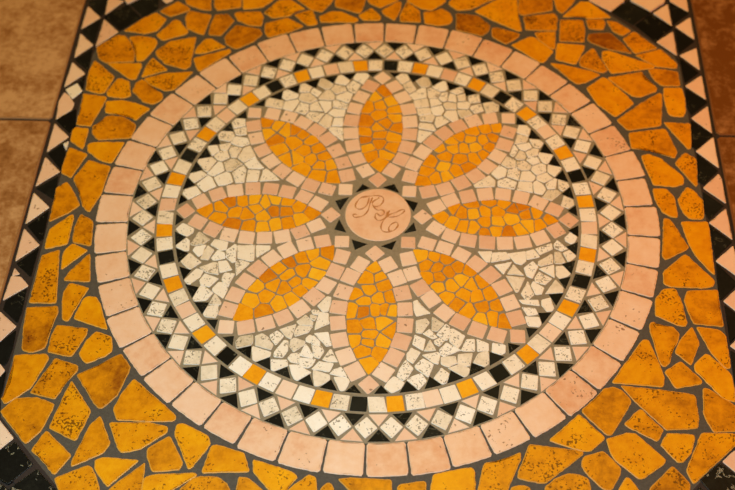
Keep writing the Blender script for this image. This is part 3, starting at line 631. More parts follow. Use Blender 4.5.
WHITE = """-1521,3215 -1593,3183 -1601,3179 -1611,3007 -1584,2968 -1413,2992 -1367,3124
-1150,3363 -1222,3348 -1264,3175 -1111,3070 -1017,3080 -946,3210
-938,3276 -918,3234 -707,3192 -636,3317 -804,3475 -875,3447
-1833,3039 -1921,2990 -1936,2830 -1861,2755 -1635,2820 -1609,2920
-1908,2521 -1891,2737 -2182,2809 -2203,2783 -2229,2747 -2240,2590
-1696,2468 -1587,2722 -1614,2791 -1872,2723 -1895,2526
-1237,2783 -1251,2817 -1409,2972 -1574,2949 -1612,2815 -1571,2744 -1384,2686
-1335,3105 -1399,2989 -1247,2853 -1164,2993
-910,2821 -908,2912 -1020,3061 -1102,3043 -1235,2820 -1212,2800 -954,2784
-689,3043 -730,3163 -925,3207 -1003,3072 -888,2935
-422,3219 -578,3335 -700,3171 -656,3046 -520,2967
-564,2962 -677,3023 -893,2901 -886,2821 -640,2719 -613,2774
-1459,2388 -1390,2483 -1398,2658 -1565,2720 -1664,2453 -1625,2451
-1112,2493 -1238,2759 -1377,2659 -1368,2497
-956,2586 -968,2754 -1221,2769 -1084,2461 -1055,2445
-643,2686 -894,2800 -944,2769 -932,2602 -665,2553
-687,2546 -928,2569 -1022,2442 -890,2356 -707,2365 -696,2402
-1204,2195 -1076,2435 -1377,2471 -1447,2368 -1363,2288
-1028,2047 -948,2103 -918,2340 -1046,2431 -1183,2178
-716,2336 -888,2330 -928,2119 -712,2116
-709,2085 -934,2100 -961,2075 -983,2026 -840,1859 -695,1942
-710,1922 -825,1853 -722,1760 -681,1762
-580,3395 -574,3359 -379,3226 -262,3462 -304,3518 -339,3528 -473,3520 -524,3517
379,3247 535,3375 476,3523 355,3539 250,3441
647,3351 750,3191 861,3176 927,3221 941,3294 881,3442 885,3439 785,3464
532,3004 668,3117 551,3354 398,3242 449,3116
1250,3112 1278,3159 1241,3336 1177,3363 959,3198 1132,3078
1298,3089 1437,3013 1593,3087 1556,3191 1501,3213
868,2915 845,3163 754,3171 526,2970 609,2846
1062,2909 1140,3059 934,3181 876,3138 895,2907 916,2889
1262,2842 1272,3063 1259,3075 1150,3044 1087,2898 1183,2802
1444,2804 1428,3001 1313,3050 1271,2836
1607,3045 1452,2989 1477,2830 1620,2853
1669,2983 1668,2856 1711,2790 1898,2822 1868,3022 1833,3031
916,2673 887,2870 871,2892 612,2823 657,2630
1151,2750 1163,2780 1068,2892 920,2877 944,2674
1442,2618 1433,2780 1271,2805 1189,2774 1181,2735 1234,2614
1666,2636 1711,2771 1654,2836 1450,2801 1463,2641
1966,2589 1906,2782 1716,2716 1691,2653 1779,2518
2256,2757 2207,2781 2139,2842 1944,2801 2001,2536 2235,2598
970,2500 932,2646 677,2624 685,2571 716,2434
1213,2591 1156,2714 943,2650 984,2489 1047,2447 1151,2464
1475,2357 1438,2595 1243,2586 1188,2454 1362,2290
1751,2501 1670,2622 1454,2606 1475,2487 1533,2387
983,2271 1032,2426 977,2489 729,2429 742,2300
1307,2308 1155,2445 1052,2417 1018,2243 1068,2128 1206,2224
1053,2081 984,2232 739,2256 717,2149 729,2105 1022,2050
986,2015 721,2072 698,1793 766,1744
2566,2060 2784,1969 2833,2153 2773,2227 2761,2253 2612,2256
2787,1964 2582,2030 2514,1777 2543,1776 2739,1824
2797,1914 2809,1840 2872,1713 2966,1684 3001,1705 3062,1816 3039,1840 3003,1890
2845,1697 2790,1820 2542,1753 2608,1644 2700,1606
2490,1453 2587,1633 2525,1729 2505,1764 2411,1506
2692,1406 2723,1476 2686,1581 2608,1626 2508,1438 2551,1384
2961,1659 2862,1684 2710,1584 2751,1463 2933,1504
2983,1347 2925,1475 2751,1461 2715,1391 2825,1272
2965,1586 2942,1502 3006,1348 3084,1301 3128,1332 3215,1516 3203,1533
2514,1208 2530,1364 2475,1409 2363,1473 2247,1272 2369,1184
2768,1153 2810,1255 2685,1381 2550,1352 2518,1207 2626,1138
3074,1123 3074,1285 2986,1331 2830,1250 2794,1150 2886,1028
3110,1295 3094,1111 3217,998 3349,1186 3353,1238
2320,983 2362,1157 2216,1255 2057,1042 2179,914
2554,893 2599,1112 2515,1201 2377,1153 2349,984
2860,931 2871,1005 2770,1126 2626,1108 2572,890 2803,879
3193,972 3076,1109 2892,1016 2882,929 3016,857
2138,877 2027,1003 1735,766 1767,703 2130,738
2530,861 2332,958 2177,880 2175,743 2477,681
2806,614 2802,863 2563,874 2516,679
2977,575 3045,699 3008,809 2883,918 2822,856 2826,612
3283,950 3272,730 3343,660 3472,785 3446,882
3320,637 3238,702 3073,687 2963,515 3136,442
3532,368 3523,461 3514,487 3361,572 3288,341 3424,272
3222,724 3264,959 3207,975 3039,828 3073,708
-2754,2250 -2831,2153 -2781,1989 -2560,2067 -2588,2249
-2546,2047 -2773,1967 -2714,1829 -2653,1824 -2506,1851
-2730,1803 -2790,1920 -2996,1921 -3054,1835 -3055,1806 -3016,1699 -2806,1654
-3102,1296 -2980,1431 -3038,1571 -3207,1543 -3210,1507
-3006,1583 -2959,1450 -2833,1446 -2784,1591 -2783,1638
-2770,1269 -2839,1448 -2973,1426 -3068,1287 -2993,1204 -2911,1179
-2487,1764 -2720,1799 -2795,1654 -2756,1599 -2574,1542 -2430,1617
-2565,1510 -2760,1573 -2810,1456 -2741,1269 -2645,1272
-2465,1559 -2542,1514 -2625,1263 -2501,1159 -2285,1321 -2421,1583
-3136,909 -3003,1185 -3101,1271 -3114,1268 -3347,1217 -3356,1144 -3195,938
-2824,954 -2899,1156 -2973,1171 -3141,880 -3108,855 -3021,815
-2512,1123 -2642,1236 -2743,1247 -2872,1155 -2796,944 -2713,935
-2294,1315 -2489,1134 -2395,1023 -2164,1012 -2099,1047 -2223,1187
-3347,643 -3132,848 -3149,853 -3252,937 -3448,865 -3461,792 -3468,772
-2436,683 -2429,997 -2502,1112 -2690,912 -2592,669
-2185,720 -2176,982 -2398,994 -2406,697
-1787,764 -1922,911 -2072,1038 -2125,980 -2160,719
-2640,693 -2715,896 -2795,934 -3012,792 -2903,592 -2767,616
-2935,579 -3037,783 -3117,842 -3302,618 -3271,572 -3144,442 -3110,461
-3183,410 -3304,581 -3511,484 -3533,397 -3405,258
-821,-2062 -719,-2045 -696,-1889 -693,-1753 -768,-1737 -921,-1940
-989,-2114 -882,-2124 -874,-2024 -988,-2015 -1011,-2033
-1025,-2196 -943,-2245 -899,-2147 -1025,-2110
-1197,-2327 -968,-2334 -959,-2264 -1098,-2117 -1245,-2262
-1273,-2472 -1252,-2554 -1031,-2473 -960,-2343 -1208,-2332
-920,-2264 -933,-2419 -693,-2282 -720,-2076 -861,-2057 -872,-2057
-1392,-2568 -1304,-2613 -1240,-2306 -1513,-2421
-1636,-2628 -1547,-2732 -1420,-2546 -1548,-2442 -1671,-2538
-1885,-2749 -1615,-2826 -1583,-2729 -1626,-2672 -1683,-2577 -1791,-2507 -1904,-2558
-1560,-2955 -1416,-2965 -1340,-2834 -1345,-2633 -1420,-2618 -1568,-2863
-1320,-2751 -1246,-2855 -1070,-2704 -1061,-2638 -1255,-2571 -1319,-2621
-1063,-2643 -982,-2674 -937,-2540 -1000,-2500 -1068,-2572
-974,-2690 -817,-2716 -822,-2632 -944,-2514
-718,-2725 -627,-2706 -675,-2525 -702,-2437 -943,-2476
-1930,-2879 -1899,-3018 -1843,-3052 -1619,-2945 -1605,-2861 -1930,-2756
-1281,-3039 -1135,-3064 -1139,-2853 -1282,-2873 -1339,-2965
-1115,-2805 -1146,-2912 -923,-2963 -914,-2895 -996,-2759 -1058,-2682
-907,-2931 -810,-2958 -743,-2824 -788,-2721 -962,-2697
-650,-3017 -507,-3011 -628,-2773 -658,-2781 -770,-2977
-1128,-3098 -986,-3145 -914,-3090 -870,-2967 -1140,-2947
-1585,-3189 -1533,-3218 -1310,-3109 -1339,-2996 -1609,-2992
-1241,-3270 -1190,-3361 -1137,-3379 -922,-3218 -1139,-3081 -1302,-3087
-630,-3204 -575,-3037 -815,-3002 -933,-3156
-891,-3334 -862,-3460 -815,-3470 -719,-3428 -618,-3340 -623,-3251 -903,-3162
-342,-3298 -360,-3242 -446,-3094 -453,-3091 -566,-3144 -639,-3237
-402,-3542 -358,-3515 -296,-3354 -325,-3304 -399,-3279 -564,-3286 -449,-3537
-1953,-2745 -1922,-2684 -1944,-2542 -2158,-2584 -2218,-2691 -2188,-2815
702,-1957 743,-2093 992,-2021 838,-1873 760,-1755 687,-1793
745,-2410 843,-2423 978,-2199 909,-2120 741,-2172
1004,-2360 1101,-2373 1217,-2217 1011,-2085
1083,-2433 1253,-2549 1307,-2468 1307,-2266 1235,-2218
1027,-2527 1109,-2489 968,-2324 857,-2427
1299,-2565 1439,-2694 1502,-2586 1560,-2438 1358,-2300 1299,-2319
690,-2641 873,-2754 909,-2528 725,-2443
1054,-2616 1136,-2661 1241,-2520 1168,-2471 1040,-2551
876,-2761 1090,-2739 980,-2528
603,-2928 711,-3000 833,-2777 675,-2692 601,-2813
1148,-2816 1215,-2845 1500,-2718 1248,-2577 1135,-2712
1515,-2739 1714,-2732 1717,-2495 1583,-2500 1482,-2721
1752,-2732 1942,-2713 1943,-2575 1744,-2490
2140,-2786 2213,-2737 2217,-2593 2179,-2582 2001,-2551 1984,-2733
1050,-2983 1120,-2996 1156,-2807 1114,-2759 851,-2830
1221,-3029 1287,-3042 1423,-2966 1397,-2830 1159,-2853 1160,-2993
1425,-2979 1538,-3027 1638,-3006 1680,-2759 1438,-2790
1871,-3020 1941,-2955 1942,-2735 1891,-2699 1765,-2767 1677,-2943
447,-3235 552,-3319 629,-3265 722,-3083 589,-2920 492,-3095
746,-3083 962,-3249 1049,-2997 866,-2887 731,-3035
815,-3471 941,-3309 853,-3167 718,-3214 609,-3298 802,-3474
1256,-3337 1299,-3152 1167,-3047 1042,-3255 1185,-3362
1587,-3193 1614,-3143 1629,-3054 1470,-2974 1269,-3058 1536,-3217 1574,-3200
279,-3477 370,-3546 411,-3541 529,-3463 587,-3349 409,-3236 326,-3316 253,-3438 257,-3451
-3349,-558 -3309,-568 -3212,-480 -3210,-391 -3365,-301 -3433,-267 -3536,-407 -3470,-494
-3173,-765 -2995,-727 -2897,-620 -3076,-471 -3119,-450 -3238,-730
-3306,-886 -3233,-873 -3249,-660 -3318,-589 -3482,-765 -3474,-800 -3435,-832
-2878,-732 -2684,-856 -2588,-836 -2566,-665 -2618,-650 -2819,-607
-3039,-997 -2998,-954 -2946,-736 -3136,-775 -3181,-864 -3078,-981
-2994,-930 -3020,-1049 -2875,-1062 -2795,-847 -2923,-745
-2784,-1074 -2576,-1018 -2604,-898 -2737,-834 -2836,-1020
-2574,-999 -2456,-1108 -2395,-1087 -2408,-740 -2446,-700 -2593,-838
-2373,-1011 -2134,-1066 -2076,-1046 -2097,-717 -2405,-728
-2033,-978 -1814,-790 -1822,-714 -2080,-716 -2053,-961
-3157,-1269 -2983,-1115 -3219,-914 -3355,-1105 -3210,-1252
-2876,-1331 -2658,-1371 -2703,-1112 -2776,-1097 -3013,-1219
-2645,-1327 -2433,-1253 -2551,-1059 -2702,-1082
-2353,-1379 -2139,-1097 -2310,-1036 -2404,-1073
-3130,-1582 -2973,-1435 -2925,-1288 -3058,-1241 -3237,-1489 -3227,-1515 -3168,-1574
-2945,-1584 -2781,-1626 -2643,-1444 -2897,-1339 -2972,-1487
-2592,-1479 -2465,-1620 -2376,-1326 -2556,-1315 -2590,-1384
-2723,-1705 -2521,-1854 -2463,-1662 -2519,-1523 -2642,-1511 -2731,-1639
-3004,-1922 -2805,-1901 -2699,-1741 -2866,-1608 -2943,-1594 -3041,-1861
-2757,-1980 -2555,-1979 -2547,-1956 -2541,-1923 -2670,-1740 -2677,-1751
-2792,-2218 -2604,-2245 -2572,-2128 -2584,-1973 -2766,-2007 -2825,-2174
3320,-448 3417,-508 3479,-476 3543,-346 3420,-246 3310,-377
3124,-609 3241,-671 3359,-611 3180,-423 3115,-523
2863,-763 3094,-625 3086,-498 2784,-624
2631,-876 2867,-801 2765,-633 2625,-689
3105,-931 3210,-936 3299,-902 3222,-681 3119,-685
3399,-865 3476,-791 3484,-756 3473,-732 3380,-633 3263,-700 3336,-889
2821,-983 2867,-1001 3089,-930 3086,-759 3062,-728 2825,-896
2434,-954 2541,-983 2625,-898 2620,-685 2297,-746
2012,-950 2360,-864 2282,-713 2044,-737
1947,-942 2003,-940 2041,-706 1791,-716 1896,-901
2227,-1193 2381,-922 2068,-997
2284,-1182 2580,-1202 2401,-975
2617,-1214 2714,-1262 2829,-1006 2738,-890 2573,-1042
3094,-1236 3098,-954 2823,-1049
3115,-1178 3170,-1248 3308,-1201 3375,-1143 3248,-974 3126,-987
2366,-1441 2424,-1559 2465,-1542 2590,-1245 2259,-1210
2757,-1328 2924,-1385 3052,-1250 2833,-1112 2747,-1245
2603,-1734 2730,-1587 2634,-1308 2503,-1578
2851,-1576 2859,-1573 2905,-1444 2727,-1306 2680,-1396 2752,-1589
3216,-1530 3230,-1434 3107,-1263 2909,-1566
2522,-1777 2810,-1810 2795,-1687 2463,-1701
2597,-2020 2778,-1978 2744,-1860 2510,-1840
2840,-1800 2924,-1927 3011,-1910 3049,-1847 3006,-1656 2997,-1638 2845,-1687
2603,-2219 2783,-2229 2820,-2181 2818,-2119 2793,-2031 2556,-2019 2570,-2111""".split("\n")
STAR = """-152,632 -274,710 -384,533
383,549 296,729 108,656
662,134 725,314 505,382
511,-360 705,-301 667,-144
-650,126 -519,399 -738,311
-717,-320 -530,-372 -655,-115
-337,-744 -146,-628 -400,-548
296,-723 362,-544 123,-663""".split("\n")
LETTER = """-167,435 -284,401 -361,293 -379,188 -306,131 -215,179 -161,285 -143,405
-84,407 -125,256 -153,107 -219,2 -310,-45 -391,-48 -410,10 -348,18
-260,401 -144,435 -3,455 92,428 118,354 75,248 -17,200 -77,243 -68,318 12,380 34,411
-64,214 9,127 103,130 140,58 72,-3 0,53 -20,-36 30,-107 110,-90 166,-29 197,89
231,120 200,1 271,-26 386,7 477,84 499,144 441,142 337,79 223,17 134,-103 92,-235 119,-335 212,-361 325,-314 392,-211 367,-139 287,-171 232,-260 246,-346 279,-316""".split("\n")
PETAL = {
0: ("""1014,63 1258,202 1129,435 883,307
1251,231 1503,352 1393,580 1137,455
1527,328 1803,404 1724,673 1462,595
1830,401 2103,442 2072,724 1785,680
2114,457 2390,417 2423,685 2143,719
2420,406 2690,340 2760,612 2490,680
2697,346 2962,207 3088,452 2824,577
2989,194 3235,74 3353,299 3116,424
875,-274 1105,-419 1249,-210 1025,-58
1149,-458 1404,-570 1504,-333 1242,-218
1463,-595 1745,-649 1792,-376 1511,-315
1811,-661 2087,-675 2109,-393 1821,-369
2133,-675 2413,-654 2411,-380 2125,-390
2470,-656 2749,-594 2695,-331 2420,-390
2817,-574 3073,-458 2960,-203 2702,-319
3139,-400 3353,-263 3216,-26 2990,-169
646,6 815,-172 1001,2 823,181
3223,19 3419,-166 3594,14 3410,192""".split("\n"), """1199,-142 1307,48 1201,156 978,37 1140,-127
1510,311 1486,339 1254,234 1351,63 1377,63
1811,405 1522,314 1628,232 1805,236 1848,273
2147,325 2152,436 1862,411 1880,332 2028,259
2176,447 2148,315 2277,217 2404,351 2408,399
1387,-278 1487,-26 1393,44 1314,51 1194,-169 1297,-241
1613,212 1507,296 1395,50 1485,-19 1618,-9
1844,38 1807,235 1622,210 1639,-16 1663,-25 1782,-8
2037,47 2034,232 1877,313 1826,235 1867,53
2304,146 2284,199 2156,303 2049,243 2059,66 2252,54
2539,187 2465,371 2456,380 2307,196 2327,162 2523,125
2485,387 2542,183 2737,267 2745,307 2719,316
1603,-334 1649,-41 1624,-46 1491,-39 1405,-288 1425,-283
1742,-354 1856,-192 1760,-49 1670,-42 1611,-333
2028,-139 2029,60 1862,41 1785,-39 1877,-179 1976,-191
2295,-112 2237,57 2050,61 2050,-131 2253,-162
2551,-11 2512,108 2310,146 2248,50 2316,-113 2392,-131 2543,-54
2757,31 2718,254 2556,164 2537,108 2575,2
2776,305 2750,260 2792,19 2896,46 2983,190
2034,-371 1982,-211 1874,-190 1821,-253 1815,-372
2245,-171 2047,-160 2002,-206 2052,-384 2090,-393 2204,-383
2485,-370 2398,-132 2307,-130 2258,-182 2205,-382
2712,-310 2538,-65 2407,-143 2496,-364 2645,-323
2790,14 2560,-11 2552,-57 2730,-310 2798,-260
3031,-135 2928,39 2800,9 2805,-258 2877,-233
3082,141 3027,160 2946,40 3039,-111 3246,-16""".split("\n")),
45: ("""671,763 740,1040 492,1088 425,824
704,1048 820,1306 591,1414 474,1148
837,1324 995,1571 775,1725 612,1469
1000,1576 1191,1786 974,1969 798,1756
1191,1806 1398,2002 1216,2200 1009,2011
1415,2003 1664,2146 1525,2379 1278,2237
1682,2153 1944,2261 1827,2517 1572,2403
1963,2249 2231,2304 2185,2574 1914,2514
811,412 1094,489 1018,747 738,675
1140,485 1410,594 1299,841 1035,726
1458,618 1713,757 1571,1005 1314,861
1743,789 1975,964 1802,1182 1579,1005
2009,1015 2192,1228 1979,1409 1800,1187
2234,1274 2372,1515 2143,1661 1997,1426
2417,1574 2510,1838 2238,1938 2144,1666
2492,1899 2583,2168 2324,2249 2242,1988
447,459 695,449 708,709 459,706
2293,2296 2546,2284 2549,2547 2294,2545""".split("\n"), """2280,2300 2075,2258 2119,2051 2247,2040 2299,2149
2110,2066 2058,2267 1864,2229 1833,2192 1905,2019 1985,2005
1821,1945 1881,2023 1813,2212 1668,2146 1568,2082 1611,1993
2095,2039 1994,1995 2069,1825 2182,1791 2240,1973
2042,1817 1984,1988 1893,2002 1831,1928 1834,1815 1911,1711
1599,1992 1548,2071 1383,1967 1339,1953 1499,1795 1567,1807
1478,1787 1345,1939 1194,1796 1284,1714 1467,1743
1802,1816 1818,1934 1610,1966 1581,1808 1646,1757
1915,1631 1907,1699 1818,1799 1669,1752 1695,1547 1797,1555
2160,1763 2041,1815 1929,1702 1929,1640 2063,1549 2138,1658
1238,1589 1211,1693 1184,1759 1004,1571 1108,1500
1474,1527 1464,1739 1242,1685 1260,1581 1376,1490
1695,1551 1641,1746 1562,1784 1509,1770 1478,1729 1485,1520 1634,1514
2049,1527 1922,1623 1814,1536 1913,1344 2010,1450
1315,1298 1365,1473 1255,1564 1046,1443 1129,1332
1908,1317 1791,1539 1699,1536 1640,1497 1657,1330 1822,1224
1648,1335 1620,1487 1466,1511 1386,1480 1352,1299 1356,1281 1486,1236
1022,1144 1092,1314 1027,1436 941,1485 822,1272 795,1209
1346,1268 1133,1315 1052,1134 1067,1098 1126,1064 1283,1087
1812,1214 1662,1318 1497,1232 1585,1025 1790,1176
912,935 1052,1085 1021,1135 777,1196 735,980
1574,1024 1484,1225 1369,1260 1290,1099 1407,924
1169,805 1110,1049 1055,1070 920,929 999,749
1392,911 1275,1093 1134,1050 1185,799
988,751 919,930 724,961 665,721 879,706""".split("\n")),
90: ("""-49,993 -202,1223 -428,1098 -278,859
-223,1251 -338,1496 -583,1404 -461,1147
-343,1538 -398,1814 -664,1750 -608,1483
-395,1822 -420,2099 -700,2078 -682,1800
-434,2106 -402,2405 -682,2423 -710,2138
-412,2416 -347,2683 -608,2746 -666,2485
-330,2711 -219,2965 -464,3074 -578,2825
-174,3005 -47,3241 -294,3370 -426,3126
284,871 420,1109 203,1250 56,996
469,1153 583,1413 348,1519 239,1254
602,1467 683,1740 414,1810 336,1538
683,1811 703,2099 426,2111 408,1826
709,2145 680,2440 400,2406 428,2110
687,2491 620,2762 349,2707 415,2431
589,2846 457,3094 214,2957 344,2722
421,3151 268,3378 46,3231 191,3004
0,643 168,839 3,1014 -186,832
-1,3237 173,3413 -3,3595 -187,3417""".split("\n"), """-97,3134 -125,3089 45,2885 212,2970 15,3258
2,2853 17,2872 -145,3072 -257,2809 -156,2759
194,2954 55,2873 31,2839 127,2648 339,2729
-229,2454 -126,2554 -170,2759 -282,2815 -337,2655 -393,2471
84,2572 105,2623 21,2825 -151,2745 -109,2559
344,2714 123,2624 102,2549 127,2470 407,2495
110,2386 123,2466 68,2558 -115,2548 -215,2435 -109,2279 -71,2279
398,2457 129,2459 130,2386 230,2236 402,2262
-197,2108 -108,2261 -220,2430 -383,2452 -422,2176 -412,2124
222,2244 115,2369 -71,2252 141,2058
110,2050 -80,2245 -93,2244 -173,2095 -139,2013
408,2259 233,2208 156,2044 411,1968 431,2111
-161,1873 -151,1991 -190,2102 -420,2119 -400,1898
93,1834 145,2033 -125,1996 -145,1869 -125,1832
412,1930 151,2025 104,1833 144,1763 392,1743 406,1779
-167,1733 -143,1839 -155,1865 -385,1867 -380,1786 -364,1676
140,1760 88,1813 -124,1805 -139,1730 -63,1563 -35,1548 63,1591
-66,1565 -144,1717 -350,1646 -327,1500 -307,1451
389,1742 154,1745 81,1594 308,1464
-190,1221 -7,1366 -39,1543 -70,1540 -304,1448 -225,1257
307,1440 63,1563 -13,1547 3,1364 217,1295
203,1277 -4,1375 -171,1191 39,994""".split("\n")),
135: ("""-747,660 -1009,740 -1079,491 -814,423
-1037,739 -1309,835 -1403,583 -1131,485
-1315,843 -1553,991 -1694,773 -1448,613
-1576,1006 -1788,1178 -1961,963 -1745,780
-1797,1185 -1977,1407 -2196,1228 -2003,1018
-1996,1423 -2132,1657 -2361,1513 -2226,1282
-2156,1671 -2238,1938 -2498,1856 -2411,1594
-2242,1974 -2297,2243 -2569,2174 -2508,1908
-399,819 -474,1089 -740,1015 -663,743
-487,1143 -584,1386 -832,1305 -737,1052
-611,1454 -753,1702 -993,1563 -846,1321
-783,1783 -969,1984 -1178,1802 -1001,1594
-1008,2032 -1241,2195 -1401,1987 -1173,1803
-1274,2230 -1527,2373 -1661,2146 -1410,2002
-1580,2414 -1846,2498 -1924,2238 -1652,2158
-1918,2509 -2179,2560 -2238,2296 -1953,2230
-455,458 -453,715 -708,715 -705,459
-2294,2283 -2303,2533 -2545,2544 -2549,2281""".split("\n"), """-2090,2047 -2015,2246 -2287,2294 -2290,2216 -2242,2031
-1953,1935 -1796,2193 -2006,2232 -2070,2033
-1689,1846 -1714,2162 -1778,2191 -1927,1921 -1768,1798
-2157,1703 -1968,1914 -2075,2022 -2237,2003 -2221,1917
-1702,2161 -1685,1848 -1593,1870 -1472,2032
-1472,2025 -1584,1852 -1447,1746 -1310,1893 -1445,2006
-1783,1783 -1946,1894 -2149,1699 -2080,1564 -1789,1685
-1667,1476 -1790,1674 -2076,1558 -1998,1458 -1902,1329
-1432,1649 -1450,1721 -1593,1837 -1716,1823 -1764,1797 -1783,1691 -1648,1499 -1606,1495
-1296,1890 -1426,1732 -1423,1660 -1297,1614 -1123,1719 -1194,1834
-1263,1441 -1303,1599 -1422,1642 -1586,1487 -1383,1331
-1107,1711 -1285,1588 -1235,1439 -1178,1417 -981,1522 -1050,1637
-1637,1064 -1590,1114 -1665,1446 -1892,1313 -1784,1195
-1388,1210 -1388,1326 -1602,1500 -1636,1480 -1578,1119
-1140,1263 -1182,1405 -1247,1431 -1382,1323 -1376,1207 -1239,1113
-969,1498 -1158,1396 -1126,1273 -1011,1252 -855,1333
-856,1309 -997,1247 -959,1036 -931,1016 -750,1082 -843,1274
-1306,850 -1238,1044 -1251,1108 -1391,1215 -1570,1098 -1619,1055 -1563,1006
-982,730 -949,998 -978,1014 -1216,1034 -1296,836 -1223,809
-763,1047 -932,995 -951,732 -935,724 -673,718
-985,1048 -999,1220 -1115,1259 -1223,1098 -1213,1045""".split("\n")),
180: ("""-998,-70 -1242,-210 -1127,-427 -868,-292
-1261,-231 -1517,-353 -1393,-576 -1139,-450
-1531,-340 -1807,-410 -1738,-674 -1463,-605
-1820,-411 -2088,-429 -2076,-690 -1800,-674
-2117,-436 -2392,-404 -2414,-678 -2131,-703
-2411,-395 -2694,-342 -2742,-615 -2468,-673
-2697,-328 -2951,-214 -3056,-471 -2819,-587
-2983,-177 -3230,-55 -3351,-298 -3098,-423
-857,290 -1112,431 -1241,203 -993,62
-1139,451 -1389,572 -1497,341 -1251,224
-1468,605 -1738,664 -1797,393 -1528,339
-1789,676 -2061,699 -2092,443 -1816,411
-2142,709 -2417,682 -2383,399 -2112,423
-2473,662 -2758,608 -2691,337 -2413,396
-2825,577 -3071,458 -2959,212 -2707,342
-3137,419 -3355,273 -3214,43 -2978,187
-629,-5 -811,175 -994,-6 -810,-183
-3239,2 -3416,179 -3590,4 -3414,-177""".split("\n"), """-3018,-153 -2918,22 -2962,204 -3240,18 -3121,-93
-2647,74 -2826,267 -2937,195 -2895,24 -2689,-19
-2806,277 -2641,86 -2528,153 -2553,368 -2734,329
-2303,160 -2347,390 -2402,390 -2534,365 -2507,166 -2403,114 -2333,151
-2127,221 -2081,420 -2320,395 -2293,175
-1900,181 -1989,418 -2047,426 -2112,213 -2002,89 -1982,103
-1978,419 -1888,205 -1756,183 -1711,364
-1703,361 -1727,175 -1530,171 -1447,319
-2752,-288 -2653,-119 -2682,-37 -2897,0 -3007,-164
-2439,-121 -2394,108 -2505,130 -2623,71 -2661,-29 -2637,-124
-2184,-129 -2164,-58 -2339,118 -2389,106 -2434,-131 -2386,-177
-2022,93 -2122,201 -2300,155 -2309,131 -2158,-39
-1871,-105 -1999,73 -2012,74 -2154,-50 -2148,-124 -2122,-180 -1927,-177
-1751,154 -1878,177 -1958,92 -1863,-98 -1732,-65
-1472,-1 -1530,152 -1722,148 -1717,-77 -1499,-39
-1434,297 -1530,169 -1464,18 -1325,42 -1242,196 -1412,308
-1229,199 -1308,30 -1152,-155 -969,31
-2414,-396 -2387,-200 -2432,-146 -2641,-124 -2737,-314 -2628,-340
-2136,-425 -2136,-193 -2182,-146 -2356,-199 -2395,-392
-1861,-400 -1927,-189 -2112,-200 -2125,-433
-1650,-350 -1710,-92 -1853,-119 -1914,-181 -1842,-410 -1813,-403
-1408,-305 -1503,-51 -1699,-111 -1636,-369 -1442,-318
-1154,-140 -1311,25 -1471,2 -1492,-52 -1413,-289 -1370,-275""".split("\n")),
225: ("""-663,-737 -716,-1022 -484,-1079 -404,-805
-735,-1038 -829,-1309 -584,-1402 -492,-1140
-848,-1338 -988,-1574 -744,-1703 -607,-1455
-1007,-1557 -1193,-1771 -978,-1958 -787,-1739
-1186,-1806 -1405,-1986 -1232,-2206 -1007,-2019
-1414,-2004 -1660,-2133 -1532,-2369 -1281,-2231
-1666,-2143 -1942,-2235 -1867,-2486 -1574,-2389
-1967,-2237 -2246,-2303 -2191,-2567 -1908,-2495
-820,-429 -1088,-494 -1017,-740 -748,-675
-1133,-496 -1392,-590 -1314,-828 -1048,-748
-1476,-596 -1717,-754 -1569,-993 -1327,-845
-1768,-788 -1973,-985 -1796,-1178 -1580,-988
-2004,-1015 -2196,-1239 -1972,-1405 -1813,-1179
-2225,-1295 -2367,-1518 -2149,-1661 -2000,-1428
-2404,-1588 -2501,-1856 -2241,-1938 -2153,-1672
-2501,-1896 -2576,-2178 -2314,-2241 -2240,-1968
-455,-459 -710,-466 -704,-711 -448,-702
-2277,-2282 -2532,-2271 -2535,-2539 -2278,-2534""".split("\n"), """-1971,-2235 -1992,-2028 -2242,-1919 -2317,-2274 -2175,-2287
-2209,-1927 -1984,-2035 -1886,-1916 -1956,-1738 -2148,-1711 -2179,-1780
-1629,-2107 -1724,-1938 -1869,-1919 -1980,-2044 -1952,-2224 -1705,-2136
-1840,-1626 -1945,-1741 -1877,-1909 -1748,-1911 -1632,-1726
-1418,-1973 -1527,-1758 -1629,-1740 -1729,-1922 -1605,-2094 -1455,-2009
-1963,-1721 -1844,-1617 -1855,-1525 -1983,-1417 -2141,-1660
-1972,-1406 -1862,-1503 -1849,-1511 -1631,-1370 -1799,-1190 -1829,-1216
-1624,-1400 -1841,-1526 -1818,-1614 -1644,-1700 -1581,-1431
-1565,-1454 -1635,-1722 -1535,-1742 -1375,-1643 -1384,-1607 -1482,-1458
-1205,-1819 -1380,-1656 -1517,-1759 -1399,-1987
-1801,-1182 -1630,-1336 -1480,-1190 -1635,-1048
-1461,-1195 -1620,-1365 -1567,-1442 -1488,-1446 -1329,-1313 -1386,-1190
-1323,-1341 -1461,-1474 -1368,-1592 -1233,-1503 -1224,-1400
-1084,-1638 -1229,-1502 -1361,-1607 -1373,-1651 -1217,-1787
-1320,-1118 -1365,-1193 -1309,-1310 -1211,-1379 -1155,-1348 -1080,-1142 -1121,-1078
-921,-1455 -1142,-1370 -1218,-1401 -1216,-1515 -1071,-1629
-802,-1237 -1073,-1153 -1121,-1359 -914,-1432 -826,-1301
-1617,-1033 -1456,-1181 -1384,-1184 -1328,-1117 -1434,-917
-1399,-901 -1319,-1082 -1124,-1059 -1116,-1044 -1214,-811 -1295,-830
-1214,-800 -1106,-1033 -957,-910 -967,-735 -1036,-763
-946,-726 -929,-904 -711,-1010 -700,-934 -705,-664
-739,-1026 -948,-917 -1103,-1041 -1117,-1077 -1061,-1137 -804,-1207""".split("\n")),
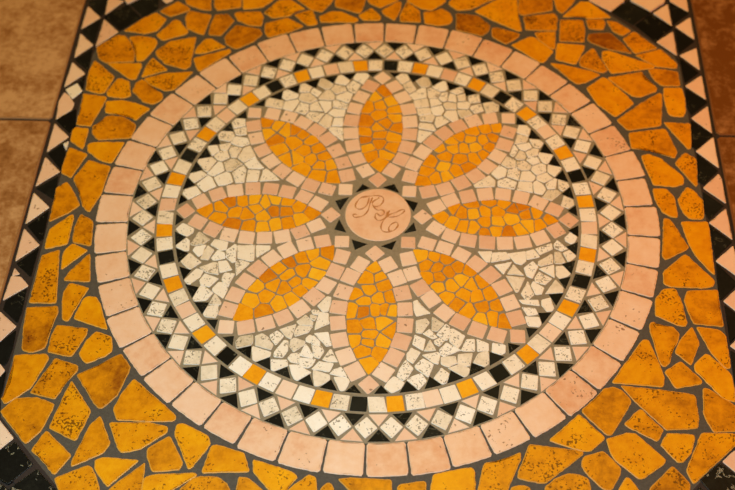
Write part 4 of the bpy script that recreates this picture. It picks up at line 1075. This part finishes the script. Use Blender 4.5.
270: ("""60,-1000 191,-1238 426,-1105 284,-862
226,-1250 348,-1511 586,-1406 477,-1137
335,-1535 404,-1802 674,-1745 599,-1461
420,-1828 435,-2101 695,-2081 672,-1807
432,-2122 425,-2404 687,-2418 707,-2135
414,-2409 321,-2689 600,-2767 692,-2494
336,-2696 209,-2964 457,-3082 583,-2812
195,-2978 42,-3217 286,-3365 432,-3124
-274,-874 -419,-1126 -196,-1252 -59,-999
-462,-1133 -574,-1409 -326,-1512 -205,-1251
-583,-1465 -672,-1736 -404,-1815 -322,-1550
-676,-1809 -713,-2067 -425,-2106 -406,-1837
-702,-2141 -665,-2421 -404,-2379 -444,-2111
-676,-2485 -604,-2758 -339,-2694 -406,-2424
-579,-2818 -464,-3086 -205,-2963 -320,-2713
-422,-3118 -275,-3371 -35,-3230 -182,-2977
6,-647 -170,-824 6,-1004 186,-821
8,-3231 -171,-3404 1,-3590 182,-3410""".split("\n"), """-152,-1153 5,-1249 142,-1164 35,-969
22,-1455 -4,-1250 -153,-1180 -247,-1378 -280,-1441 -233,-1472
154,-1185 15,-1275 32,-1430 249,-1333
270,-1346 42,-1453 93,-1607 188,-1616 345,-1545 296,-1428
77,-1600 28,-1474 -210,-1500 -131,-1675 -34,-1711
-324,-1809 -144,-1688 -194,-1580 -317,-1529 -406,-1794
-9,-1852 -34,-1733 -153,-1717 -295,-1825 -228,-1902 -44,-1898
218,-1841 172,-1632 108,-1616 -24,-1732 -4,-1836 124,-1866
328,-1565 184,-1627 231,-1819 289,-1838 404,-1840
-270,-2154 -229,-1908 -289,-1861 -403,-1841 -423,-2182
-42,-2100 -45,-1916 -230,-1930 -240,-2164 -203,-2163
136,-2095 140,-1879 -4,-1850 -40,-1908 -10,-2098 61,-2122
240,-2103 289,-1858 222,-1839 129,-1889 146,-2072
419,-1861 302,-1870 252,-2098 428,-2114
92,-2372 46,-2148 -14,-2123 -210,-2195 -118,-2361
387,-2191 227,-2115 142,-2118 63,-2147 98,-2370 150,-2394
422,-2191 160,-2415 365,-2556 413,-2379
-124,-2367 -209,-2190 -241,-2177 -415,-2192 -389,-2459 -180,-2453
-291,-2763 -169,-2669 -149,-2530 -172,-2478 -374,-2484 -341,-2652
140,-2426 93,-2373 -122,-2389 -154,-2458 -141,-2529 70,-2557
70,-2683 63,-2565 -140,-2554 -149,-2658 44,-2715
355,-2579 150,-2427 90,-2566 91,-2681 300,-2724
19,-2857 31,-2742 -161,-2666 -280,-2770 -251,-2834 -208,-2943
309,-2744 88,-2684 52,-2725 13,-2862 167,-3001 224,-2923
61,-3159 173,-3006 37,-2883 -190,-2952 -5,-3237""".split("\n")),
315: ("""737,-654 1011,-739 1089,-497 815,-412
1048,-733 1304,-828 1387,-587 1125,-499
1322,-843 1566,-983 1688,-758 1446,-621
1577,-981 1789,-1177 1968,-971 1743,-788
1799,-1199 1989,-1407 2200,-1219 2018,-1009
1999,-1403 2142,-1647 2380,-1516 2243,-1274
2143,-1685 2240,-1946 2496,-1847 2387,-1584
2233,-1972 2327,-2244 2577,-2166 2494,-1896
428,-809 490,-1087 749,-1018 665,-742
492,-1143 586,-1395 827,-1305 727,-1054
616,-1475 766,-1707 999,-1558 845,-1322
799,-1708 962,-1934 1178,-1771 1006,-1539
1018,-2011 1236,-2191 1406,-1985 1199,-1808
1278,-2219 1531,-2354 1666,-2120 1408,-1989
1582,-2406 1845,-2494 1938,-2237 1686,-2137
1903,-2488 2181,-2573 2259,-2322 1991,-2240
458,-443 453,-685 710,-697 702,-443
2293,-2288 2297,-2544 2545,-2550 2545,-2292""".split("\n"), """920,-905 939,-735 903,-720 658,-709 752,-996
1116,-956 1150,-788 951,-735 928,-891 1019,-965
1148,-785 1135,-946 1214,-1026 1308,-1010 1413,-896 1271,-822
947,-1151 1028,-981 911,-917 767,-1013 801,-1180
1163,-1151 1212,-1037 1124,-969 1035,-998 974,-1155 1012,-1198
1513,-1185 1563,-988 1437,-919 1322,-1025 1414,-1195
1581,-981 1521,-1183 1639,-1262 1696,-1252 1787,-1174
1413,-1204 1314,-1020 1229,-1053 1175,-1163 1271,-1301 1357,-1285
943,-1460 1035,-1373 1018,-1210 952,-1172 784,-1175 821,-1286
1246,-1304 1163,-1167 1018,-1199 1057,-1369 1193,-1374
1652,-1271 1507,-1204 1428,-1216 1360,-1289 1489,-1473 1520,-1470
1779,-1193 1720,-1281 1812,-1492 1850,-1502 1994,-1408
1232,-1551 1196,-1387 1041,-1390 963,-1474 1093,-1624
1485,-1485 1354,-1305 1281,-1315 1227,-1391 1248,-1553 1384,-1591
1788,-1508 1690,-1261 1664,-1271 1534,-1475 1688,-1551
1271,-1857 1405,-1666 1376,-1607 1235,-1563 1105,-1653 1222,-1809
1632,-1778 1671,-1569 1532,-1491 1491,-1497 1403,-1610 1399,-1651 1604,-1782
1887,-1722 1835,-1520 1793,-1504 1664,-1562 1655,-1770 1689,-1787
2018,-1425 1910,-1473 1853,-1531 1906,-1718 1953,-1747 2129,-1661
1432,-1992 1571,-1792 1413,-1674 1275,-1873
1651,-2113 1746,-1972 1682,-1808 1649,-1777 1608,-1782 1440,-2005
1971,-1907 1944,-1744 1905,-1733 1709,-1808 1772,-1963 1901,-1979
2133,-1681 1968,-1767 1988,-1914 2120,-1953 2209,-1917
1944,-2231 1896,-1989 1767,-1971 1670,-2127
2084,-2263 2116,-1960 1979,-1929 1913,-1975 1957,-2234
2340,-2281 2217,-1959 2124,-2004 2095,-2268 2143,-2268""".split("\n")),
}
STRIP = {
"left": """p -6210,4616 -5886,4959 -6196,5289
k -6168,5321 -5897,5020 -5839,5052 -5845,5550 -6213,5445
p -5797,5054 -5486,5466 -5786,5583 -5812,5488
p -5814,4123 -5440,4549 -5790,4901
k -6190,4556 -5872,4210 -5854,4899
p -6185,3793 -5881,4151 -6193,4467
k -5847,3433 -5872,4034 -6159,3725
p -6223,2975 -5892,3347 -6197,3649
w -6000,2670 -5853,2876 -5989,3076 -6180,2905
k -5846,2904 -5879,3280 -5955,3110
p -6250,2619 -6208,2129 -5963,2386 -5945,2531 -6073,2733 -6193,2827
k -5882,1785 -5796,1944 -5877,2389 -6201,2098
p -6209,1306 -5880,1683 -6210,2009
k -5858,881 -5858,1288 -5960,1501 -6179,1257
w -5852,1353 -5858,1571 -5943,1512
p -6239,481 -5871,832 -6209,1166
k -5838,185 -5875,724 -6215,424
p -6232,-384 -5890,-4 -6239,314
k -5893,-755 -5849,-709 -5881,-83 -6185,-428
p -6227,-1198 -5885,-844 -6232,-497
k -5887,-1517 -5878,-910 -6190,-1248
p -6249,-2011 -5887,-1707 -6061,-1531 -6224,-1516
p -6209,-1506 -6093,-1468 -6211,-1344
k -6197,-2009 -6205,-2194 -5903,-2447 -5881,-2244 -5901,-1770
p -6438,-2585 -6284,-2934 -6109,-2811 -5909,-2527 -6244,-2248
k -6160,-3162 -5932,-3268 -5896,-3210 -5870,-2958 -5892,-2598 -6129,-2870
p -6210,-3505 -6107,-3650 -5954,-3458 -5903,-3362 -6093,-3159
k -6131,-3688 -5872,-3936 -5852,-3715 -5879,-3380 -5947,-3488""".split("\n"),
"right": """p 5868,5796 6195,5497 6207,5931 5858,5920
k 5844,5093 6195,5436 5851,5752
p 6215,4689 6213,5315 5890,5035
k 5860,4273 6206,4619 5863,4974
p 6211,3830 6221,4428 5873,4216
k 5879,3459 6184,3745 5862,4130
p 6223,3035 6221,3663 5877,3376
k 5840,2836 5897,2616 6243,2955 6204,3008 5866,3294
p 6220,2171 6229,2848 5887,2532
k 5805,1803 5874,1755 6224,2120 5871,2469
p 6225,1323 6227,2059 5867,1705
k 5808,972 5891,903 6203,1249 5878,1646
p 6233,491 6235,1057 6203,1167 5881,831
k 5824,270 5892,113 6188,430 5868,736
p 6229,-311 6215,366 5883,44
k 5881,-729 6214,-368 5881,-23
p 6267,-1162 6218,-456 5881,-785
k 5823,-1510 5845,-1591 6185,-1249 5884,-836
p 6241,-1981 6213,-1289 5893,-1610
k 5881,-2426 6232,-2041 5899,-1691
p 6244,-2796 6219,-2120 5873,-2484
k 5843,-3184 6231,-2872 5869,-2573""".split("\n"),
"tl": """k -5398,4592 -5042,4984 -5382,5363 -5801,5004
k -5003,5003 -4738,5239 -4760,5518 -4772,5594 -5095,5572 -5323,5389
p -5391,5412 -5146,5621 -5465,5592 -5461,5498
p -4575,5430 -4461,5527 -4453,5622 -4668,5616 -4675,5521""".split("\n"),
"tr": """p 4610,5451 4910,5768 4924,5925 4206,5904 4197,5779
k 5031,5069 5420,5444 4994,5771 4629,5433
k 5432,4596 5820,5033 5436,5396 5071,5058
p 5426,5493 5725,5748 5786,5918 5069,5898 5060,5804
p 5811,5062 5803,5701 5482,5434
p 5812,4214 5811,4884 5458,4579""".split("\n"),
"bl": """p -5990,-4516 -5659,-4754 -5483,-4549 -5802,-4226
k -5744,-5124 -5384,-5311 -5082,-4981 -5435,-4617 -5643,-4753
k -5135,-5580 -4459,-5555 -4634,-5382 -5002,-5056 -5363,-5402
k -5688,-5601 -5196,-5582 -5400,-5377 -5806,-5126""".split("\n"),
"br": """p 5682,-4766 5918,-4625 5668,-4347 5455,-4541
k 5391,-5298 5834,-4958 5676,-4800 5404,-4570 5074,-4855
k 4895,-5188 4999,-5313 5309,-5237 5044,-4971""".split("\n"),
}
TONE_OF = {91: .02, 92: .35, 93: .4, 105: .12, 102: .25, 103: .45, 125: .2, 132: .2, 127: .22, 29: .22, 24: .3, 31: .42, 25: .38, 37: .6, 30: .6, 32: .5, 43: .35, 23: .72, 60: .35, 64: .4, 115: .35, 106: .3, 1: .35, 57: .45}

# ---------------------------------------------------------------- helpers
def P(s): return [tuple(int(v)*1e-4 for v in t.split(',')) for t in s.split()]

def chaikin(pts, n, k=.25, mind=.006):
    for _ in range(n):
        out = []
        for i in range(len(pts)):
            a, b = pts[i], pts[(i+1) % len(pts)]
            d = math.hypot(b[0]-a[0], b[1]-a[1]); kk = min(k, mind/d if d > 1e-9 else k)
            out.append((a[0]+(b[0]-a[0])*kk, a[1]+(b[1]-a[1])*kk)); out.append((b[0]-(b[0]-a[0])*kk, b[1]-(b[1]-a[1])*kk))
        pts = out
    return pts

def rough_edge(pts, step, amp, seed):
    out = []
    for i in range(len(pts)):
        a, b = pts[i], pts[(i+1) % len(pts)]; d = math.hypot(b[0]-a[0], b[1]-a[1]); n = max(1, round(d/step))
        nx, ny = ((b[1]-a[1])/d, -(b[0]-a[0])/d) if d > 1e-9 else (0, 0)
        for k in range(n):
            t = k/n; x, y = a[0]+(b[0]-a[0])*t, a[1]+(b[1]-a[1])*t
            o = amp*(noise.noise(Vector((x*130, y*130, seed)))*1.2 + noise.noise(Vector((x*420, y*420, seed)))*.6)
            out.append((x+nx*o, y+ny*o))
    return out

def offset_in(pts, d):
    n = len(pts); out = []
    for i in range(n):
        p0, p1, p2 = pts[i-1], pts[i], pts[(i+1) % n]
        e1 = Vector((p1[0]-p0[0], p1[1]-p0[1])); e2 = Vector((p2[0]-p1[0], p2[1]-p1[1]))
        if e1.length < 1e-9 or e2.length < 1e-9: out.append(p1); continue
        e1.normalize(); e2.normalize(); n1 = Vector((-e1.y, e1.x)); n2 = Vector((-e2.y, e2.x)); m = n1+n2
        if m.length < .2: m = n1
        m.normalize(); k = d/max(.5, m.dot(n1)); out.append((p1[0]+m.x*k, p1[1]+m.y*k))
    return out

class Tiles:
    """collects laid stones: each is a small slab with its own chamfered arris"""
    def __init__(s): s.bm = bmesh.new(); s.lay = s.bm.verts.layers.float_color.new('tone'); s.mats = []
    def mi(s, key):
        if key not in s.mats: s.mats.append(key)
        return s.mats.index(key)
    def slab(s, pts, key, tone=None, bev=.0010, top=0.0, drop=.0007, base=-.006, tilt=.0):
        mi = s.mi(key); tone = random.random() if tone is None else tone; t2 = random.random()
        top += random.uniform(-.00025, .00025); gx, gy = random.gauss(0, tilt), random.gauss(0, tilt)
        cx = sum(p[0] for p in pts)/len(pts); cy = sum(p[1] for p in pts)/len(pts)
        hz = lambda p: top + gx*(p[0]-cx) + gy*(p[1]-cy)
        inn = offset_in(pts, bev); n = len(pts)
        def ring(pp, z, e, rel=True):
            r = []
            for p in pp:
                v = s.bm.verts.new((p[0], p[1], (hz(p) if rel else 0)+z)); v[s.lay] = (tone, t2, e, 1); r.append(v)
            return r
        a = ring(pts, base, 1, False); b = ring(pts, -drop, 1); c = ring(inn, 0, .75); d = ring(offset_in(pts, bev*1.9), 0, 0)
        for r1, r2 in ((a, b), (b, c), (c, d)):
            for i in range(n):
                f = s.bm.faces.new((r1[i], r1[(i+1) % n], r2[(i+1) % n], r2[i])); f.material_index = mi
        f = s.bm.faces.new(d); f.material_index = mi
        return s
    def plate(s, pts, key, z0, z1):
        mi = s.mi(key); n = len(pts)
        a = [s.bm.verts.new((p[0], p[1], z0)) for p in pts]; b = [s.bm.verts.new((p[0], p[1], z1)) for p in pts]
        for v in a+b: v[s.lay] = (.5, .5, 0, 1)
        for i in range(n): s.bm.faces.new((a[i], a[(i+1) % n], b[(i+1) % n], b[i])).material_index = mi
        s.bm.faces.new(b).material_index = mi; s.bm.faces.new(a[::-1]).material_index = mi
        return s
    def collar(s, outer, r, key, z0, z1, n=160):
        # a slab bounded outside by a straight-sided outline and inside by a circle
        mi = s.mi(key); rings = []
        for rad, z in ((0, z0), (0, z1), (1, z1), (1, z0)):
            row = []
            for k in range(n):
                a = 2*math.pi*k/n; c, sn = math.cos(a), math.sin(a); R_ = r
                if not rad:
                    R_ = 9
                    for i in range(len(outer)):
                        p, q = outer[i], outer[(i+1) % len(outer)]; ex, ey = q[0]-p[0], q[1]-p[1]
                        nx, ny = ey, -ex; den = nx*c+ny*sn
                        if den > 1e-9: R_ = min(R_, (nx*p[0]+ny*p[1])/den)
                v = s.bm.verts.new((R_*c, R_*sn, z)); v[s.lay] = (.5, .5, 0, 1); row.append(v)
            rings.append(row)
        for j in range(4):
            r1, r2 = rings[j], rings[(j+1) % 4]
            for k in range(n): s.bm.faces.new((r1[k], r1[(k+1) % n], r2[(k+1) % n], r2[k])).material_index = mi
        return s
    def done(s, name, parent=None):
        bmesh.ops.triangulate(s.bm, faces=[f for f in s.bm.faces if len(f.verts) > 4], ngon_method='EAR_CLIP')
        me = bpy.data.meshes.new(name); s.bm.to_mesh(me); s.bm.free()
        for k in s.mats: me.materials.append(M[k])
        o = bpy.data.objects.new(name, me); C.objects.link(o)
        if parent is not None: o.parent = parent
        return o

def tag(o, label=None, cat=None, group=None, kind=None):
    for k, v in (('label', label), ('category', cat), ('group', group), ('kind', kind)):
        if v: o[k] = v
    return o
def thing(name, label, cat, group=None, loc=(0, 0, 0)):
    o = bpy.data.objects.new(name, None); C.objects.link(o); o.location = loc; o.empty_display_size = .1
    return tag(o, label, cat, group)
def circle(r, n=96, cx=0, cy=0): return [(cx+r*math.cos(2*math.pi*i/n), cy+r*math.sin(2*math.pi*i/n)) for i in range(n)]
KEY = dict(k='black', p='rose_small', w='white', a='amber_small')

# ---------------------------------------------------------------- the floor around the mosaic
HALF = .6275
fl = Tiles()
fl.plate([(-2.4, -2.4), (2.4, -2.4), (2.4, 2.4), (-2.4, 2.4)], 'grout_dark', -.03, -.0042)
STEP = .45; G = .0022
xs = [(-HALF-STEP*(k+1), -HALF-STEP*k) for k in range(3)] + [(HALF+STEP*k, HALF+STEP*(k+1)) for k in range(3)]
ys = [(.2105+STEP*k, .2105+STEP*(k+1)) for k in range(-6, 4)]
def terra(x0, x1, y0, y1, tone):
    q = [(x0+G, y0+G), (x1-G, y0+G), (x1-G, y1-G), (x0+G, y1-G)]
    fl.slab(chaikin(rough_edge(q, .03, .0006, 3), 1), 'terracotta', tone, bev=.002, drop=.0012)
for x0, x1 in xs:
    for y0, y1 in ys:
        terra(x0, x1, y0, y1, .85 if (x0 < 0 and y0 > .2) else (.6 if x0 < 0 else 0))
for s in (-1, 1):                                   # courses above and below the panel
    for k in range(3):
        x0 = -HALF+k*2*HALF/3; y0, y1 = sorted((s*HALF, s*(HALF+.45)))
        terra(x0, x0+2*HALF/3, y0, y1, .5)
tag(fl.done('floor'), kind='structure')

# ---------------------------------------------------------------- crazy paving field
pav = thing('crazy_paving', 'irregular amber yellow stone paving in grey grout surrounding the round flower mosaic', 'paving')
INX = .5835; DG = .996
octo = [(-INX, -(DG-INX)), (-(DG-INX), -INX), (DG-INX, -INX), (INX, -(DG-INX)), (INX, DG-INX), (DG-INX, INX), (-(DG-INX), INX), (-INX, DG-INX)]
b = Tiles(); b.collar(octo, .4455, 'grout_grey', -.0060, -.0013); b.done('mortar_bed', pav)
TONES = {}                                          # stones of an unusual colour, by order of laying
for i in (24, 29): TONES[i] = .30
y = Tiles()
for i, s in enumerate(YELLOW):
    q = P(s)
    q = rough_edge(offset_in(chaikin(q, 2, .25, .0022), -.0008), .0055, .0010, i)
    tone = TONE_OF.get(i, random.uniform(.36, .78))
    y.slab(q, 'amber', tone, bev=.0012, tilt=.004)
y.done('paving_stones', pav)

# ---------------------------------------------------------------- borders
rect = lambda x0, x1, y0, y1: [(x0, y0), (x1, y0), (x1, y1), (x0, y1)]
def border(key, name_label, bed):
    t = Tiles()
    for q in bed: t.plate(q, 'grout_dark', -.0060, -.0012)
    for j, l in enumerate(STRIP[key]):
        t.slab(rough_edge(offset_in(chaikin(P(l[2:]), 1, .2, .0012), -.0007), .01, .0005, j), 'black_veined' if (l[0] == 'k' and key in ('bl', 'br')) else KEY[l[0]], random.uniform(.3, .8) if l[0] != 'k' else random.uniform(.2, .8), bev=.0009)
    o = t.done('mosaic_border'); return tag(o, name_label, 'mosaic border', 'black and rose borders of the mosaic panel')
W_ = HALF-.0015; E_ = INX; dd = .062
border('left', 'border strip of black and rose triangles running along the left terracotta tiles', [rect(-W_, -E_, -.50, .622), rect(-E_, -.545, .505, .58)])
border('right', 'border strip of black and rose triangles running along the right terracotta tiles', [rect(E_, W_, -.50, .622)])
def diag(sx, sy):
    a = (sx*E_, sy*(DG-INX)); b_ = (sx*(DG-INX), sy*E_)
    c = (sx*(DG-INX+dd), sy*(E_)); c2 = (sx*(DG-INX+dd*.5), sy*(E_+dd*.5)); d2 = (sx*E_, sy*(DG-INX+dd))
    q = [a, b_, c2, d2]
    A = sum(q[i][0]*q[(i+1) % 4][1]-q[i][1]*q[(i+1) % 4][0] for i in range(4))
    return [q if A > 0 else q[::-1]]
border('tl', 'slanting black stone border crossing the top left corner above the yellow paving', diag(-1, 1))
border('tr', 'slanting black and rose border crossing the top right corner beside a cracked brown stone', diag(1, 1))
border('bl', 'slanting black marble border with one rose piece crossing the bottom left corner', diag(-1, -1))
border('br', 'slanting black veined marble border crossing the bottom right corner', diag(1, -1))

# ---------------------------------------------------------------- the round medallion
med = thing('mosaic_medallion', 'round floor mosaic of an eight petalled amber flower ringed by rose stones', 'mosaic')
b = Tiles(); b.plate(circle(.4440, 128), 'grout_tan', -.0060, -.0009); b.done('mortar_bed', med)
t = Tiles()
for i, s in enumerate(RING): t.slab(rough_edge(chaikin(P(s), 1, .25, .004), .007, .0008, i+50), 'rose', random.uniform(.25, .85), bev=.0011, tilt=.003)
t.done('rose_stone_ring', med)
t = Tiles()
for i, s in enumerate(DIAMOND): t.slab(chaikin(P(s), 1, .2, .0012), 'white', random.uniform(.3, .95), bev=.0006, tilt=.006)
for s in GAP: t.slab(P(s[2:]), KEY[s[0]], random.uniform(.2, .8), bev=.0005)
t.done('diamond_ring', med)
t = Tiles()
for s in SQUARE: t.slab(chaikin(offset_in(P(s[2:]), .0008 if s[0] == 'k' else 0), 1, .2, .001), KEY[s[0]], random.uniform(.25, .9) if s[0] != 'a' else random.uniform(.4, .7), bev=.0006, tilt=.006)
t.done('square_ring', med)
t = Tiles()
t.collar(circle(.3618, 160), .3572, 'grout_tan', -.0060, -.0005)
for s in TEETH: t.slab(P(s), 'black', bev=.0005)
t.done('black_tooth_ring', med)
sector = [Tiles() for _ in range(8)]
for i, s in enumerate(WHITE):
    q0 = P(s); cx = sum(p[0] for p in q0)/len(q0); cy = sum(p[1] for p in q0)/len(q0)
    t = sector[int((math.degrees(math.atan2(cy, cx)) % 360)//45)]
    t.slab(rough_edge(offset_in(chaikin(P(s), 1, .22, .0013), -.0002), .006, .0005, i), 'white', max(0, min(1, random.gauss(.62, .24))), bev=.0006, tilt=.008)
for t in sector: t.done('white_stone_infill', med)
for a in sorted(PETAL):
    br_, fi = PETAL[a]
    t = Tiles()
    for i, s in enumerate(fi): t.slab(rough_edge(chaikin(P(s), 2, .22, .002), .005, .0004, i), 'amber_small', max(0, min(1, random.gauss(.5, .26))), bev=.0005, tilt=.008)
    pet = t.done('petal', med)
    t = Tiles()
    for i, s in enumerate(br_): t.slab(chaikin(rough_edge(P(s), .012, .0003, i), 1, .2, .0015), 'rose_small', random.uniform(.15, .95), bev=.0006, tilt=.006)
    t.done('petal_border', pet)
t = Tiles(); t.slab(circle(.0585, 72, .0030, .0030), 'rose', .55, bev=.0012, top=.0002); plaque = t.done('center_plaque', med)
for s in STAR:
    t = Tiles(); t.slab(offset_in(P(s), -.0010), 'black', bev=.0005); t.done('star_point', med)

# cut letters on the plaque: each stroke is a fine half-sunk cord of brown filler
def catmull(pts, n=6):
    out = []; Q = [pts[0]]+pts+[pts[-1]]
    for i in range(1, len(Q)-2):
        p0, p1, p2, p3 = Q[i-1:i+3]
        for k in range(n):
            u = k/n
            out.append(tuple(.5*((2*p1[j])+(-p0[j]+p2[j])*u+(2*p0[j]-5*p1[j]+4*p2[j]-p3[j])*u*u+(-p0[j]+3*p1[j]-3*p2[j]+p3[j])*u**3) for j in (0, 1)))
    return out+[pts[-1]]
bm = bmesh.new()
for s in LETTER:
    q = catmull(P(s)); rings = []
    for i, p in enumerate(q):
        a_, b_ = q[max(0, i-1)], q[min(len(q)-1, i+1)]; d = Vector((b_[0]-a_[0], b_[1]-a_[1]))
        d = d.normalized() if d.length > 1e-9 else Vector((1, 0)); n_ = Vector((-d.y, d.x)); r = .0011*(1+.35*math.sin(i*.55))
        rings.append([bm.verts.new((p[0]+n_.x*r*math.cos(t_), p[1]+n_.y*r*math.cos(t_), .0003+r*.35*math.sin(t_))) for t_ in [k*math.pi/3 for k in range(6)]])
    for r1, r2 in zip(rings, rings[1:]):
        for k in range(6): bm.faces.new((r1[k], r1[(k+1) % 6], r2[(k+1) % 6], r2[k]))
    bm.faces.new(rings[0][::-1]); bm.faces.new(rings[-1])
bmesh.ops.recalc_face_normals(bm, faces=bm.faces)
me = bpy.data.meshes.new('engraved_letters'); bm.to_mesh(me); bm.free()
lm = bpy.data.materials.new('brown_filler'); lm.use_nodes = True
lb = lm.node_tree.nodes['Principled BSDF']; lb.inputs['Base Color'].default_value = srgb(188, 124, 66); lb.inputs['Roughness'].default_value = .6
me.materials.append(lm); le = bpy.data.objects.new('engraved_letters', me); C.objects.link(le); le.parent = plaque
